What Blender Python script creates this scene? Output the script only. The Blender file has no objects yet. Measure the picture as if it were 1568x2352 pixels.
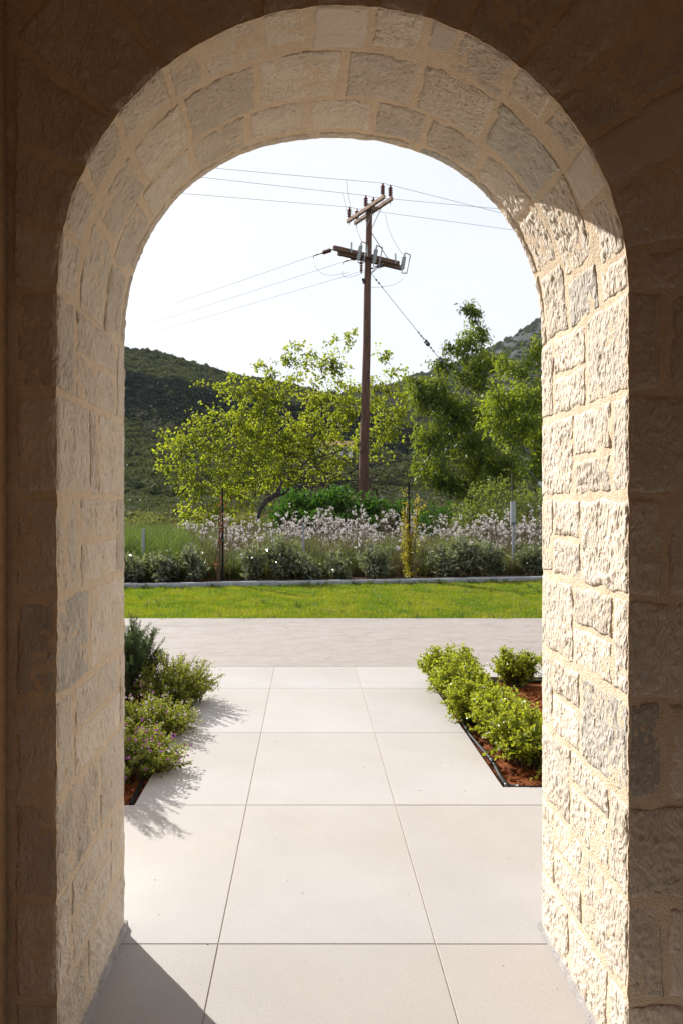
import bpy, math, random
import numpy as np
from mathutils import Vector, noise as mnoise

# ------------------------------------------------------------------ camera, sky, sun, exposure
sc = bpy.context.scene
F, VX, VY, CAMH = 1635.0, 707.0, 1154.0, 1.2225      # focal length, vanishing point (1568 x 2352 frame), eye height
cam_d = bpy.data.cameras.new("camera")
cam = bpy.data.objects.new("camera", cam_d)
sc.collection.objects.link(cam)
cam.location = (0, 0, CAMH)
cam.rotation_euler = (math.radians(90), 0, 0)
cam_d.sensor_fit = 'VERTICAL'
cam_d.sensor_height = 36.0
cam_d.sensor_width = 24.0
cam_d.lens = F / 2352.0 * 36.0
cam_d.shift_x = (784.0 - VX) / 2352.0
cam_d.shift_y = -(1176.0 - VY) / 2352.0
cam_d.clip_start = 0.02
cam_d.clip_end = 6000.0
sc.camera = cam

SUN_EL, SUN_AZ = math.radians(34.5), math.radians(40.0)   # azimuth measured left of the view axis
sun_dir = Vector((-math.sin(SUN_AZ) * math.cos(SUN_EL), math.cos(SUN_AZ) * math.cos(SUN_EL), math.sin(SUN_EL)))
world = bpy.data.worlds.new("World")
sc.world = world
world.use_nodes = True
wn, wl = world.node_tree.nodes, world.node_tree.links
wn.clear()
w_out = wn.new('ShaderNodeOutputWorld')
w_bg = wn.new('ShaderNodeBackground')
w_bg.inputs['Strength'].default_value = 0.1
w_sky = wn.new('ShaderNodeTexSky')
w_sky.sky_type = 'NISHITA'
w_sky.sun_disc = False
w_sky.sun_elevation = SUN_EL
w_sky.sun_rotation = -SUN_AZ
w_tc = wn.new('ShaderNodeTexCoord')
w_map = wn.new('ShaderNodeMapping')
w_map.inputs['Scale'].default_value = (1.2, 1.2, 5.0)
w_noise = wn.new('ShaderNodeTexNoise')
w_noise.inputs['Scale'].default_value = 1.6
w_noise.inputs['Detail'].default_value = 6.0
w_rng = wn.new('ShaderNodeMapRange')
w_rng.inputs['From Min'].default_value = 0.3
w_rng.inputs['From Max'].default_value = 0.7
w_rng.inputs['To Min'].default_value = 0.72
w_rng.inputs['To Max'].default_value = 0.97
w_mix = wn.new('ShaderNodeMixRGB')
w_mix.inputs['Color2'].default_value = (4.50, 4.54, 4.64, 1)      # thin bright cloud veil
wl.new(w_tc.outputs['Generated'], w_map.inputs['Vector'])
wl.new(w_map.outputs['Vector'], w_noise.inputs['Vector'])
wl.new(w_noise.outputs['Fac'], w_rng.inputs['Value'])
wl.new(w_rng.outputs['Result'], w_mix.inputs['Fac'])
wl.new(w_sky.outputs['Color'], w_mix.inputs['Color1'])
wl.new(w_mix.outputs['Color'], w_bg.inputs['Color'])
wl.new(w_bg.outputs['Background'], w_out.inputs['Surface'])

sun_d = bpy.data.lights.new("sun", 'SUN')
sun_d.energy = 3.8
sun_d.angle = math.radians(0.5)
sun_d.color = (1.0, 0.96, 0.90)
sun = bpy.data.objects.new("sun", sun_d)
sc.collection.objects.link(sun)
sun.location = (-20, 25, 30)
sun.rotation_euler = sun_dir.to_track_quat('Z', 'Y').to_euler()

sc.view_settings.view_transform = 'Standard'
sc.view_settings.look = 'None'
sc.view_settings.exposure = 1.12
sc.view_settings.gamma = 1.0
sc.render.engine = 'CYCLES'
cy = sc.cycles
cy.max_bounces = 10
cy.diffuse_bounces = 7
cy.glossy_bounces = 3
cy.transmission_bounces = 4
cy.transparent_max_bounces = 8
cy.caustics_reflective = False
cy.caustics_refractive = False
cy.sample_clamp_indirect = 6.0
cy.use_denoising = True
cy.denoiser = 'OPENIMAGEDENOISE'

# ------------------------------------------------------------------ helpers
COL = sc.collection
def P(x, y, D):
    """pixel of the 1568-wide frame at distance D along the view axis -> world point"""
    return np.array([(x - VX) / F * D, D, CAMH - (y - VY) / F * D])
def GD(y):
    """distance of a ground point seen at row y"""
    return F * CAMH / (y - VY)

class MB:
    def __init__(s):
        s.V, s.Fs, s.T, s.n = [], [], [], 0
    def add(s, v, f, mat=0, tint=0.5):
        v = np.asarray(v, dtype=np.float64).reshape(-1, 3)
        f = np.asarray(f, dtype=np.int64)
        s.V.append(v)
        s.Fs.append((f + s.n, mat))
        s.T.append(np.full(len(v), tint) if np.isscalar(tint) else np.asarray(tint))
        s.n += len(v)
        return s
    def box(s, c, d, rz=0.0, mat=0):
        x, y, z = [a / 2 for a in d]
        v = np.array([[-x,-y,-z],[x,-y,-z],[x,y,-z],[-x,y,-z],[-x,-y,z],[x,-y,z],[x,y,z],[-x,y,z]])
        cs, sn = math.cos(rz), math.sin(rz)
        v = np.stack([v[:,0]*cs - v[:,1]*sn, v[:,0]*sn + v[:,1]*cs, v[:,2]], 1) + np.array(c)
        return s.add(v, [[0,3,2,1],[4,5,6,7],[0,1,5,4],[1,2,6,5],[2,3,7,6],[3,0,4,7]], mat)
    def tube(s, pts, rad, sides=6, mat=0, tint=0.5, caps=True):
        pts = np.asarray(pts, float)
        n = len(pts)
        rad = np.full(n, rad) if np.isscalar(rad) else np.asarray(rad, float)
        tan = np.gradient(pts, axis=0)
        tan /= np.linalg.norm(tan, axis=1)[:, None] + 1e-12
        ref = np.array([0, 0, 1.0]) if abs(tan[0][2]) < 0.9 else np.array([1.0, 0, 0])
        a = np.cross(tan, ref); a /= np.linalg.norm(a, axis=1)[:, None] + 1e-12
        b = np.cross(tan, a)
        th = np.arange(sides) * 2 * math.pi / sides
        ring = a[:, None, :] * np.cos(th)[None, :, None] + b[:, None, :] * np.sin(th)[None, :, None]
        v = (pts[:, None, :] + ring * rad[:, None, None]).reshape(-1, 3)
        i = np.arange(n - 1)[:, None] * sides
        j = np.arange(sides)[None, :]
        k = (np.arange(sides)[None, :] + 1) % sides
        f = np.stack([i + j, i + k, i + sides + k, i + sides + j], -1).reshape(-1, 4)
        s.add(v, f, mat, tint)
        if caps and sides >= 3:
            base = s.n - len(v)
            if sides == 3:
                s.Fs.append((np.array([[base, base+2, base+1], [base+(n-1)*3, base+(n-1)*3+1, base+(n-1)*3+2]]), mat))
            elif sides % 2 == 0:
                for o, rev in ((0, True), ((n-1)*sides, False)):
                    q = []
                    for m in range(sides // 2 - 1):
                        q.append([m, m+1, sides-2-m, sides-1-m])
                    q = np.array(q) + base + o
                    s.Fs.append((q[:, ::-1] if not rev else q, mat))
        return s
    def build(s, name, mats, parent=None, smooth=False):
        me = bpy.data.meshes.new(name)
        V = np.concatenate(s.V) if s.V else np.zeros((0, 3))
        me.vertices.add(len(V))
        me.vertices.foreach_set('co', V.ravel())
        loops = np.concatenate([f.ravel() for f, m in s.Fs])
        tot = np.concatenate([np.full(len(f), f.shape[1]) for f, m in s.Fs])
        mi = np.concatenate([np.full(len(f), m) for f, m in s.Fs])
        me.loops.add(len(loops))
        me.loops.foreach_set('vertex_index', loops)
        me.polygons.add(len(tot))
        st = np.zeros(len(tot), dtype=np.int64)
        st[1:] = np.cumsum(tot)[:-1]
        me.polygons.foreach_set('loop_start', st)
        me.polygons.foreach_set('material_index', mi)
        me.polygons.foreach_set('use_smooth', np.full(len(tot), smooth))
        at = me.attributes.new('tint', 'FLOAT', 'POINT')
        at.data.foreach_set('value', np.concatenate(s.T))
        me.update(calc_edges=True)
        me.validate()
        for m in (mats if isinstance(mats, (list, tuple)) else [mats]):
            me.materials.append(m)
        o = bpy.data.objects.new(name, me)
        COL.objects.link(o)
        if parent is not None:
            o.parent = parent
        return o

def tag(o, label=None, cat=None, group=None, kind=None):
    if label: o['label'] = label
    if cat: o['category'] = cat
    if group: o['group'] = group
    if kind: o['kind'] = kind
    return o
def empty(name, loc=(0, 0, 0)):
    o = bpy.data.objects.new(name, None)
    o.empty_display_size = 0.1
    o.location = loc
    COL.objects.link(o)
    return o
def lathe_along(mb, p0, p1, prof, sides=10, mat=0):
    p0, p1 = np.asarray(p0, float), np.asarray(p1, float)
    pts = np.array([p0 + (p1 - p0) * t for t, r in prof])
    d = (p1 - p0) / np.linalg.norm(p1 - p0)
    ref = np.array([0, 0, 1.0]) if abs(d[2]) < 0.9 else np.array([1.0, 0, 0])
    a = np.cross(d, ref); a /= np.linalg.norm(a); b = np.cross(d, a)
    th = np.arange(sides) * 2 * math.pi / sides
    ring = a[None, :] * np.cos(th)[:, None] + b[None, :] * np.sin(th)[:, None]
    v = np.concatenate([pts[i] + ring * prof[i][1] for i in range(len(prof))])
    f = []
    for i in range(len(prof) - 1):
        for j in range(sides):
            k = (j + 1) % sides
            f.append([i*sides+j, i*sides+k, (i+1)*sides+k, (i+1)*sides+j])
    mb.add(v, f, mat)

# ------------------------------------------------------------------ materials
def new_mat(name):
    m = bpy.data.materials.new(name)
    m.use_nodes = True
    nt = m.node_tree
    nt.nodes.clear()
    return m, nt.nodes, nt.links
def N(nodes, kind, **kw):
    n = nodes.new(kind)
    for k, v in kw.items():
        if k in n.inputs.keys(): n.inputs[k].default_value = v
        else: setattr(n, k, v)
    return n
def ramp(nodes, stops):
    r = nodes.new('ShaderNodeValToRGB')
    e = r.color_ramp.elements
    while len(e) < len(stops): e.new(0.5)
    for i, (p, c) in enumerate(stops):
        e[i].position = p
        e[i].color = tuple(c) + (1,) if len(c) == 3 else c
    return r
def simple(name, col, rough=0.6, metal=0.0, var=0.12, scale=8.0, bump=0.0, bscale=60.0, spec=0.5, stretch=(1, 1, 1)):
    m, n, l = new_mat(name)
    out = N(n, 'ShaderNodeOutputMaterial'); b = N(n, 'ShaderNodeBsdfPrincipled')
    b.inputs['Roughness'].default_value = rough; b.inputs['Metallic'].default_value = metal
    b.inputs['Specular IOR Level'].default_value = spec
    tc = N(n, 'ShaderNodeTexCoord'); mp = N(n, 'ShaderNodeMapping'); mp.inputs['Scale'].default_value = stretch
    l.new(tc.outputs['Object'], mp.inputs['Vector'])
    no = N(n, 'ShaderNodeTexNoise', Scale=scale, Detail=5.0)
    l.new(mp.outputs['Vector'], no.inputs['Vector'])
    c = np.array(col)
    r = ramp(n, [(0.25, tuple(c * (1 - 2 * var))), (0.75, tuple(np.minimum(c * (1 + 2 * var), 1)))])
    l.new(no.outputs['Fac'], r.inputs['Fac']); l.new(r.outputs['Color'], b.inputs['Base Color'])
    if bump > 0:
        n2 = N(n, 'ShaderNodeTexNoise', Scale=bscale, Detail=4.0); bp = N(n, 'ShaderNodeBump', Strength=bump, Distance=0.01)
        l.new(mp.outputs['Vector'], n2.inputs['Vector']); l.new(n2.outputs['Fac'], bp.inputs['Height']); l.new(bp.outputs['Normal'], b.inputs['Normal'])
    l.new(b.outputs['BSDF'], out.inputs['Surface'])
    return m
def leaf_mat(name, dark, light, trans, tfac=0.45, rough=0.45, spec=0.4, rand_instance=False, accent=None):
    """leaf shader: diffuse + gloss + light passing through; tint runs 0..1 per leaf"""
    m, n, l = new_mat(name)
    out = N(n, 'ShaderNodeOutputMaterial'); b = N(n, 'ShaderNodeBsdfPrincipled', Roughness=rough)
    b.inputs['Specular IOR Level'].default_value = spec
    at = N(n, 'ShaderNodeAttribute', attribute_name='tint')
    fac = at.outputs['Fac']
    if rand_instance:
        oi = N(n, 'ShaderNodeObjectInfo'); mx = N(n, 'ShaderNodeMath', operation='MULTIPLY_ADD')
        l.new(oi.outputs['Random'], mx.inputs[0]); mx.inputs[1].default_value = 0.7
        m2 = N(n, 'ShaderNodeMath', operation='MULTIPLY'); l.new(fac, m2.inputs[0]); m2.inputs[1].default_value = 0.3
        l.new(m2.outputs[0], mx.inputs[2]); fac = mx.outputs[0]
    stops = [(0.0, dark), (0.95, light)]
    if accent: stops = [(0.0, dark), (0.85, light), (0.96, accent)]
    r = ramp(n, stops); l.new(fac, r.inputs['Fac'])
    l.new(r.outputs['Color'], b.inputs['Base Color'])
    if tfac > 0:
        t = N(n, 'ShaderNodeBsdfTranslucent'); t2 = ramp(n, [(0.0, tuple(np.array(trans) * 0.6)), (1.0, trans)])
        l.new(fac, t2.inputs['Fac']); l.new(t2.outputs['Color'], t.inputs['Color'])
        ms = N(n, 'ShaderNodeMixShader'); ms.inputs['Fac'].default_value = tfac
        l.new(b.outputs['BSDF'], ms.inputs[1]); l.new(t.outputs['BSDF'], ms.inputs[2]); l.new(ms.outputs['Shader'], out.inputs['Surface'])
    else:
        l.new(b.outputs['BSDF'], out.inputs['Surface'])
    return m
def stone_mat(name, c0, c1, stain, relief=1.0):
    m, n, l = new_mat(name)
    out = N(n, 'ShaderNodeOutputMaterial'); b = N(n, 'ShaderNodeBsdfPrincipled', Roughness=0.85)
    b.inputs['Specular IOR Level'].default_value = 0.2
    tc = N(n, 'ShaderNodeTexCoord'); oi = N(n, 'ShaderNodeObjectInfo')
    add = N(n, 'ShaderNodeVectorMath', operation='MULTIPLY_ADD')
    l.new(oi.outputs['Random'], add.inputs[0]); add.inputs[1].default_value = (7, 5, 3)
    l.new(tc.outputs['Object'], add.inputs[2])
    n1 = N(n, 'ShaderNodeTexNoise', Scale=9.0, Detail=7.0, Roughness=0.62)
    l.new(add.outputs[0], n1.inputs['Vector'])
    r1 = ramp(n, [(0.3, c0), (0.68, c1)]); l.new(n1.outputs['Fac'], r1.inputs['Fac'])
    n2 = N(n, 'ShaderNodeTexNoise', Scale=4.0, Detail=3.0); l.new(add.outputs[0], n2.inputs['Vector'])
    r2 = ramp(n, [(0.5, (0, 0, 0)), (0.72, (1, 1, 1))]); l.new(n2.outputs['Fac'], r2.inputs['Fac'])
    mx = N(n, 'ShaderNodeMixRGB'); l.new(r2.outputs['Color'], mx.inputs['Fac'])
    l.new(r1.outputs['Color'], mx.inputs['Color1']); mx.inputs['Color2'].default_value = tuple(stain) + (1,)
    hs = N(n, 'ShaderNodeHueSaturation'); vr = N(n, 'ShaderNodeMapRange'); vr.inputs['To Min'].default_value = 0.85; vr.inputs['To Max'].default_value = 1.08
    l.new(oi.outputs['Random'], vr.inputs['Value']); l.new(vr.outputs['Result'], hs.inputs['Value']); l.new(mx.outputs['Color'], hs.inputs['Color'])
    l.new(hs.outputs['Color'], b.inputs['Base Color'])
    # chiselled surface: stretched cells plus fine grain
    mp = N(n, 'ShaderNodeMapping'); mp.inputs['Scale'].default_value = (1, 1, 0.55); l.new(add.outputs[0], mp.inputs['Vector'])
    dn = N(n, 'ShaderNodeTexNoise', Scale=30.0, Detail=2.0); l.new(mp.outputs['Vector'], dn.inputs['Vector'])
    dm = N(n, 'ShaderNodeMixRGB'); dm.inputs['Fac'].default_value = 0.06; l.new(mp.outputs['Vector'], dm.inputs['Color1']); l.new(dn.outputs['Color'], dm.inputs['Color2'])
    vo = N(n, 'ShaderNodeTexVoronoi', Scale=105.0, feature='F1'); l.new(dm.outputs['Color'], vo.inputs['Vector'])
    n3 = N(n, 'ShaderNodeTexNoise', Scale=130.0, Detail=5.0, Roughness=0.6); l.new(mp.outputs['Vector'], n3.inputs['Vector'])
    b1 = N(n, 'ShaderNodeBump', Strength=0.6 * relief, Distance=0.007); l.new(vo.outputs['Distance'], b1.inputs['Height'])
    b2 = N(n, 'ShaderNodeBump', Strength=0.55 * relief, Distance=0.005); l.new(n3.outputs['Fac'], b2.inputs['Height']); l.new(b1.outputs['Normal'], b2.inputs['Normal'])
    l.new(b2.outputs['Normal'], b.inputs['Normal'])
    l.new(b.outputs['BSDF'], out.inputs['Surface'])
    return m
def mortar_mat(name, c0, c1):
    m, n, l = new_mat(name)
    out = N(n, 'ShaderNodeOutputMaterial'); b = N(n, 'ShaderNodeBsdfPrincipled', Roughness=0.95)
    b.inputs['Specular IOR Level'].default_value = 0.1
    tc = N(n, 'ShaderNodeTexCoord')
    n1 = N(n, 'ShaderNodeTexNoise', Scale=60.0, Detail=6.0, Roughness=0.7); l.new(tc.outputs['Object'], n1.inputs['Vector'])
    r = ramp(n, [(0.3, c0), (0.7, c1)]); l.new(n1.outputs['Fac'], r.inputs['Fac']); l.new(r.outputs['Color'], b.inputs['Base Color'])
    vo = N(n, 'ShaderNodeTexVoronoi', Scale=260.0); l.new(tc.outputs['Object'], vo.inputs['Vector'])
    b1 = N(n, 'ShaderNodeBump', Strength=0.55, Distance=0.004, invert=True); l.new(vo.outputs['Distance'], b1.inputs['Height'])
    b2 = N(n, 'ShaderNodeBump', Strength=0.5, Distance=0.006); l.new(n1.outputs['Fac'], b2.inputs['Height']); l.new(b1.outputs['Normal'], b2.inputs['Normal'])
    l.new(b2.outputs['Normal'], b.inputs['Normal']); l.new(b.outputs['BSDF'], out.inputs['Surface'])
    return m

M = {}
M['stone'] = stone_mat('warm_limestone', (0.655, 0.555, 0.44), (0.79, 0.695, 0.585), (0.67, 0.59, 0.505))
M['stone_plain'] = stone_mat('sawn_limestone', (0.66, 0.57, 0.47), (0.75, 0.66, 0.56), (0.68, 0.59, 0.49), 0.35)
M['stone_grey'] = stone_mat('grey_limestone', (0.54, 0.495, 0.43), (0.66, 0.60, 0.52), (0.46, 0.45, 0.435))
M['mortar'] = mortar_mat('sandy_mortar', (0.69, 0.535, 0.37), (0.82, 0.675, 0.51))
M['render'] = mortar_mat('brown_render', (0.42, 0.27, 0.16), (0.52, 0.35, 0.22))
M['ceiling'] = simple('porch_ceiling', (0.58, 0.38, 0.23), 0.8, var=0.1)
M['backwall'] = simple('porch_back_wall', (0.68, 0.44, 0.26), 0.9, var=0.1)
M['skirt'] = simple('grey_cement', (0.36, 0.34, 0.33), 0.9, var=0.15, scale=25, bump=0.5, bscale=120)
M['grout'] = simple('tile_grout', (0.33, 0.28, 0.23), 0.95, var=0.12, scale=20)
M['kerb'] = simple('kerb_concrete', (0.28, 0.29, 0.31), 0.85, var=0.12, scale=14, bump=0.3, bscale=90)
M['pipe'] = simple('black_polythene', (0.018, 0.019, 0.022), 0.38, var=0.1)
M['galv'] = simple('galvanised_steel', (0.30, 0.32, 0.35), 0.5, metal=0.4, var=0.12, scale=20)
M['stake'] = simple('black_stake', (0.006, 0.006, 0.006), 0.85, spec=.15)
M['tie'] = simple('green_tie', (0.02, 0.12, 0.10), 0.6)
M['bark'] = simple('dark_bark', (0.030, 0.024, 0.019), 0.95, var=0.3, scale=6, bump=0.6, bscale=25)
M['bark2'] = simple('twig_bark', (0.10, 0.07, 0.045), 0.9, var=0.25, scale=30)
M['pole'] = simple('creosoted_wood', (0.105, 0.048, 0.034), 0.8, var=0.35, scale=5, bump=0.4, bscale=30, stretch=(6, 6, 0.5))
M['beam'] = simple('weathered_crossarm', (0.34, 0.22, 0.165), 0.85, var=0.25, scale=6, bump=0.3, stretch=(3, 3, 3))
M['beam_dark'] = simple('brown_crossarm', (0.12, 0.068, 0.05), 0.85, var=0.3, scale=6, bump=0.3, stretch=(3, 3, 3))
M['porcelain'] = simple('brown_porcelain', (0.10, 0.022, 0.018), 0.25, var=0.1)
M['polymer'] = simple('grey_porcelain', (0.34, 0.38, 0.42), 0.35, var=0.08)
M['steel'] = simple('dark_steel', (0.07, 0.075, 0.08), 0.5, metal=0.6)
M['wire'] = simple('aluminium_conductor', (0.26, 0.27, 0.28), 0.6, metal=0.2)
M['guard'] = simple('pale_guy_guard', (0.52, 0.53, 0.53), 0.6)

def tile_material():
    m, n, l = new_mat('pale_porcelain_tile')
    out = N(n, 'ShaderNodeOutputMaterial'); b = N(n, 'ShaderNodeBsdfPrincipled', Roughness=0.62)
    b.inputs['Specular IOR Level'].default_value = 0.35
    tc = N(n, 'ShaderNodeTexCoord'); oi = N(n, 'ShaderNodeObjectInfo')
    add = N(n, 'ShaderNodeVectorMath', operation='MULTIPLY_ADD')
    l.new(oi.outputs['Random'], add.inputs[0]); add.inputs[1].default_value = (11, 7, 0); l.new(tc.outputs['Object'], add.inputs[2])
    n1 = N(n, 'ShaderNodeTexNoise', Scale=3.0, Detail=8.0, Roughness=0.65); l.new(add.outputs[0], n1.inputs['Vector'])
    r = ramp(n, [(0.25, (0.362, 0.341, 0.329)), (0.75, (0.406, 0.385, 0.373))]); l.new(n1.outputs['Fac'], r.inputs['Fac'])
    n2 = N(n, 'ShaderNodeTexNoise', Scale=240.0, Detail=2.0); l.new(add.outputs[0], n2.inputs['Vector'])
    r2 = ramp(n, [(0.34, (0.84, 0.83, 0.81)), (0.46, (1, 1, 1))]); l.new(n2.outputs['Fac'], r2.inputs['Fac'])
    n3 = N(n, 'ShaderNodeTexNoise', Scale=0.9, Detail=2.0); l.new(tc.outputs['Object'], n3.inputs['Vector'])
    r3 = ramp(n, [(0.36, (0.945, 0.92, 0.885)), (0.62, (1, 1, 1))]); l.new(n3.outputs['Fac'], r3.inputs['Fac'])
    mx = N(n, 'ShaderNodeMixRGB', blend_type='MULTIPLY'); mx.inputs['Fac'].default_value = 1.0
    l.new(r.outputs['Color'], mx.inputs['Color1']); l.new(r2.outputs['Color'], mx.inputs['Color2'])
    m2 = N(n, 'ShaderNodeMixRGB', blend_type='MULTIPLY'); m2.inputs['Fac'].default_value = 1.0
    l.new(mx.outputs['Color'], m2.inputs['Color1']); l.new(r3.outputs['Color'], m2.inputs['Color2'])
    hs = N(n, 'ShaderNodeHueSaturation'); vr = N(n, 'ShaderNodeMapRange'); vr.inputs['To Min'].default_value = .965; vr.inputs['To Max'].default_value = 1.03
    l.new(oi.outputs['Random'], vr.inputs['Value']); l.new(vr.outputs['Result'], hs.inputs['Value']); l.new(m2.outputs['Color'], hs.inputs['Color'])
    l.new(hs.outputs['Color'], b.inputs['Base Color'])
    bp = N(n, 'ShaderNodeBump', Strength=0.12, Distance=0.002); l.new(n2.outputs['Fac'], bp.inputs['Height']); l.new(bp.outputs['Normal'], b.inputs['Normal'])
    l.new(b.outputs['BSDF'], out.inputs['Surface'])
    return m
M['tile'] = tile_material()

def path_material():
    m, n, l = new_mat('stamped_concrete')
    out = N(n, 'ShaderNodeOutputMaterial'); b = N(n, 'ShaderNodeBsdfPrincipled', Roughness=0.7)
    b.inputs['Specular IOR Level'].default_value = 0.3
    tc = N(n, 'ShaderNodeTexCoord'); mp = N(n, 'ShaderNodeMapping'); mp.inputs['Scale'].default_value = (0.9, 1.5, 1)
    l.new(tc.outputs['Object'], mp.inputs['Vector'])
    n1 = N(n, 'ShaderNodeTexNoise', Scale=4.5, Detail=10.0, Roughness=0.74); l.new(mp.outputs['Vector'], n1.inputs['Vector'])
    r = ramp(n, [(0.28, (0.240, 0.205, 0.182)), (0.5, (0.290, 0.255, 0.233)), (0.72, (0.330, 0.299, 0.279))]); l.new(n1.outputs['Fac'], r.inputs['Fac'])
    nd = N(n, 'ShaderNodeTexNoise', Scale=3.0, Detail=6.0); l.new(mp.outputs['Vector'], nd.inputs['Vector'])
    dm = N(n, 'ShaderNodeMixRGB'); dm.inputs['Fac'].default_value = 0.22; l.new(mp.outputs['Vector'], dm.inputs['Color1']); l.new(nd.outputs['Color'], dm.inputs['Color2'])
    vo = N(n, 'ShaderNodeTexVoronoi', Scale=3.4, feature='DISTANCE_TO_EDGE'); l.new(dm.outputs['Color'], vo.inputs['Vector'])
    rc = ramp(n, [(0.0, (0.55, 0.51, 0.48)), (0.010, (1, 1, 1))]); l.new(vo.outputs['Distance'], rc.inputs['Fac'])
    ng = N(n, 'ShaderNodeTexNoise', Scale=1.8, Detail=3.0); l.new(tc.outputs['Object'], ng.inputs['Vector'])
    rg = ramp(n, [(0.50, (0, 0, 0)), (0.60, (1, 1, 1))]); l.new(ng.outputs['Fac'], rg.inputs['Fac'])
    mx = N(n, 'ShaderNodeMixRGB', blend_type='MULTIPLY'); l.new(rg.outputs['Color'], mx.inputs['Fac'])
    l.new(r.outputs['Color'], mx.inputs['Color1']); l.new(rc.outputs['Color'], mx.inputs['Color2'])
    l.new(mx.outputs['Color'], b.inputs['Base Color'])
    b1 = N(n, 'ShaderNodeBump', Strength=0.6, Distance=0.02); l.new(n1.outputs['Fac'], b1.inputs['Height'])
    b2 = N(n, 'ShaderNodeBump', Strength=0.5, Distance=0.01); l.new(rc.outputs['Color'], b2.inputs['Height']); l.new(b1.outputs['Normal'], b2.inputs['Normal'])
    l.new(b2.outputs['Normal'], b.inputs['Normal']); l.new(b.outputs['BSDF'], out.inputs['Surface'])
    return m
M['path'] = path_material()

def ground_material(name, stops, scale=0.25, bump=0.5):
    m, n, l = new_mat(name)
    out = N(n, 'ShaderNodeOutputMaterial'); b = N(n, 'ShaderNodeBsdfPrincipled', Roughness=0.95)
    b.inputs['Specular IOR Level'].default_value = 0.1
    g = N(n, 'ShaderNodeNewGeometry')
    n1 = N(n, 'ShaderNodeTexNoise', Scale=scale, Detail=9.0, Roughness=0.68); l.new(g.outputs['Position'], n1.inputs['Vector'])
    r = ramp(n, stops); l.new(n1.outputs['Fac'], r.inputs['Fac']); l.new(r.outputs['Color'], b.inputs['Base Color'])
    n2 = N(n, 'ShaderNodeTexNoise', Scale=scale * 12, Detail=6.0); l.new(g.outputs['Position'], n2.inputs['Vector'])
    bp = N(n, 'ShaderNodeBump', Strength=bump, Distance=0.35 / max(scale * 4, 0.5)); l.new(n2.outputs['Fac'], bp.inputs['Height']); l.new(bp.outputs['Normal'], b.inputs['Normal'])
    l.new(b.outputs['BSDF'], out.inputs['Surface'])
    return m
M['field'] = ground_material('meadow_ground', [(0.3, (0.05, 0.07, 0.02)), (0.48, (0.09, 0.11, 0.035)), (0.6, (0.14, 0.11, 0.06)), (0.72, (0.10, 0.075, 0.05))], 0.3)
M['hill'] = ground_material('scrub_hillside', [(0.35, (0.025, 0.036, 0.016)), (0.55, (0.05, 0.06, 0.026)), (0.72, (0.10, 0.09, 0.05))], 0.05, 0.8)
def rock_material():
    m, n, l = new_mat('grey_rock_slope')
    out = N(n, 'ShaderNodeOutputMaterial'); b = N(n, 'ShaderNodeBsdfPrincipled', Roughness=0.95); b.inputs['Specular IOR Level'].default_value = 0.1
    g = N(n, 'ShaderNodeNewGeometry'); at = N(n, 'ShaderNodeAttribute', attribute_name='tint')
    mp = N(n, 'ShaderNodeMapping'); mp.inputs['Scale'].default_value = (1, 1, .6); l.new(g.outputs['Position'], mp.inputs['Vector'])
    n1 = N(n, 'ShaderNodeTexNoise', Scale=.05, Detail=9.0, Roughness=.72); l.new(mp.outputs['Vector'], n1.inputs['Vector'])
    rg = ramp(n, [(.35, (.030, .042, .022)), (.7, (.075, .08, .045))]); l.new(n1.outputs['Fac'], rg.inputs['Fac'])
    n2 = N(n, 'ShaderNodeTexNoise', Scale=.12, Detail=8.0, Roughness=.75); l.new(mp.outputs['Vector'], n2.inputs['Vector'])
    rr = ramp(n, [(.35, (.030, .032, .034)), (.62, (.105, .105, .108))]); l.new(n2.outputs['Fac'], rr.inputs['Fac'])
    sm = N(n, 'ShaderNodeMath', operation='ADD'); l.new(at.outputs['Fac'], sm.inputs[0]); l.new(n1.outputs['Fac'], sm.inputs[1])
    rk = ramp(n, [(.92, (0, 0, 0)), (1.0, (1, 1, 1))]); l.new(sm.outputs[0], rk.inputs['Fac'])
    mx = N(n, 'ShaderNodeMixRGB'); l.new(rk.outputs['Color'], mx.inputs['Fac']); l.new(rg.outputs['Color'], mx.inputs['Color1']); l.new(rr.outputs['Color'], mx.inputs['Color2'])
    l.new(mx.outputs['Color'], b.inputs['Base Color'])
    bp = N(n, 'ShaderNodeBump', Strength=1.0, Distance=3.0); l.new(n2.outputs['Fac'], bp.inputs['Height']); l.new(bp.outputs['Normal'], b.inputs['Normal'])
    l.new(b.outputs['BSDF'], out.inputs['Surface'])
    return m
M['rock'] = rock_material()
def rockiness(u, D, x):
    """1 on the bare crag, 0 on the overgrown slopes"""
    a = max(0, min(1, (u - .19) / .07)) * max(0, min(1, (D - 400) / 60)) * max(0, min(1, (660 - D) / 30))
    return .50 * a
M['soil'] = ground_material('red_brown_soil', [(0.3, (0.085, 0.026, 0.010)), (0.55, (0.19, 0.062, 0.022)), (0.75, (0.29, 0.115, 0.045))], 14.0, 0.9)
M['bed'] = ground_material('dark_bed_soil', [(0.3, (0.03, 0.018, 0.010)), (0.7, (0.085, 0.05, 0.03))], 6.0, 0.8)
M['lawn_base'] = ground_material('lawn_soil', [(0.3, (0.05, 0.10, 0.01)), (0.7, (0.13, 0.17, 0.02))], 2.5, 0.4)

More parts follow.
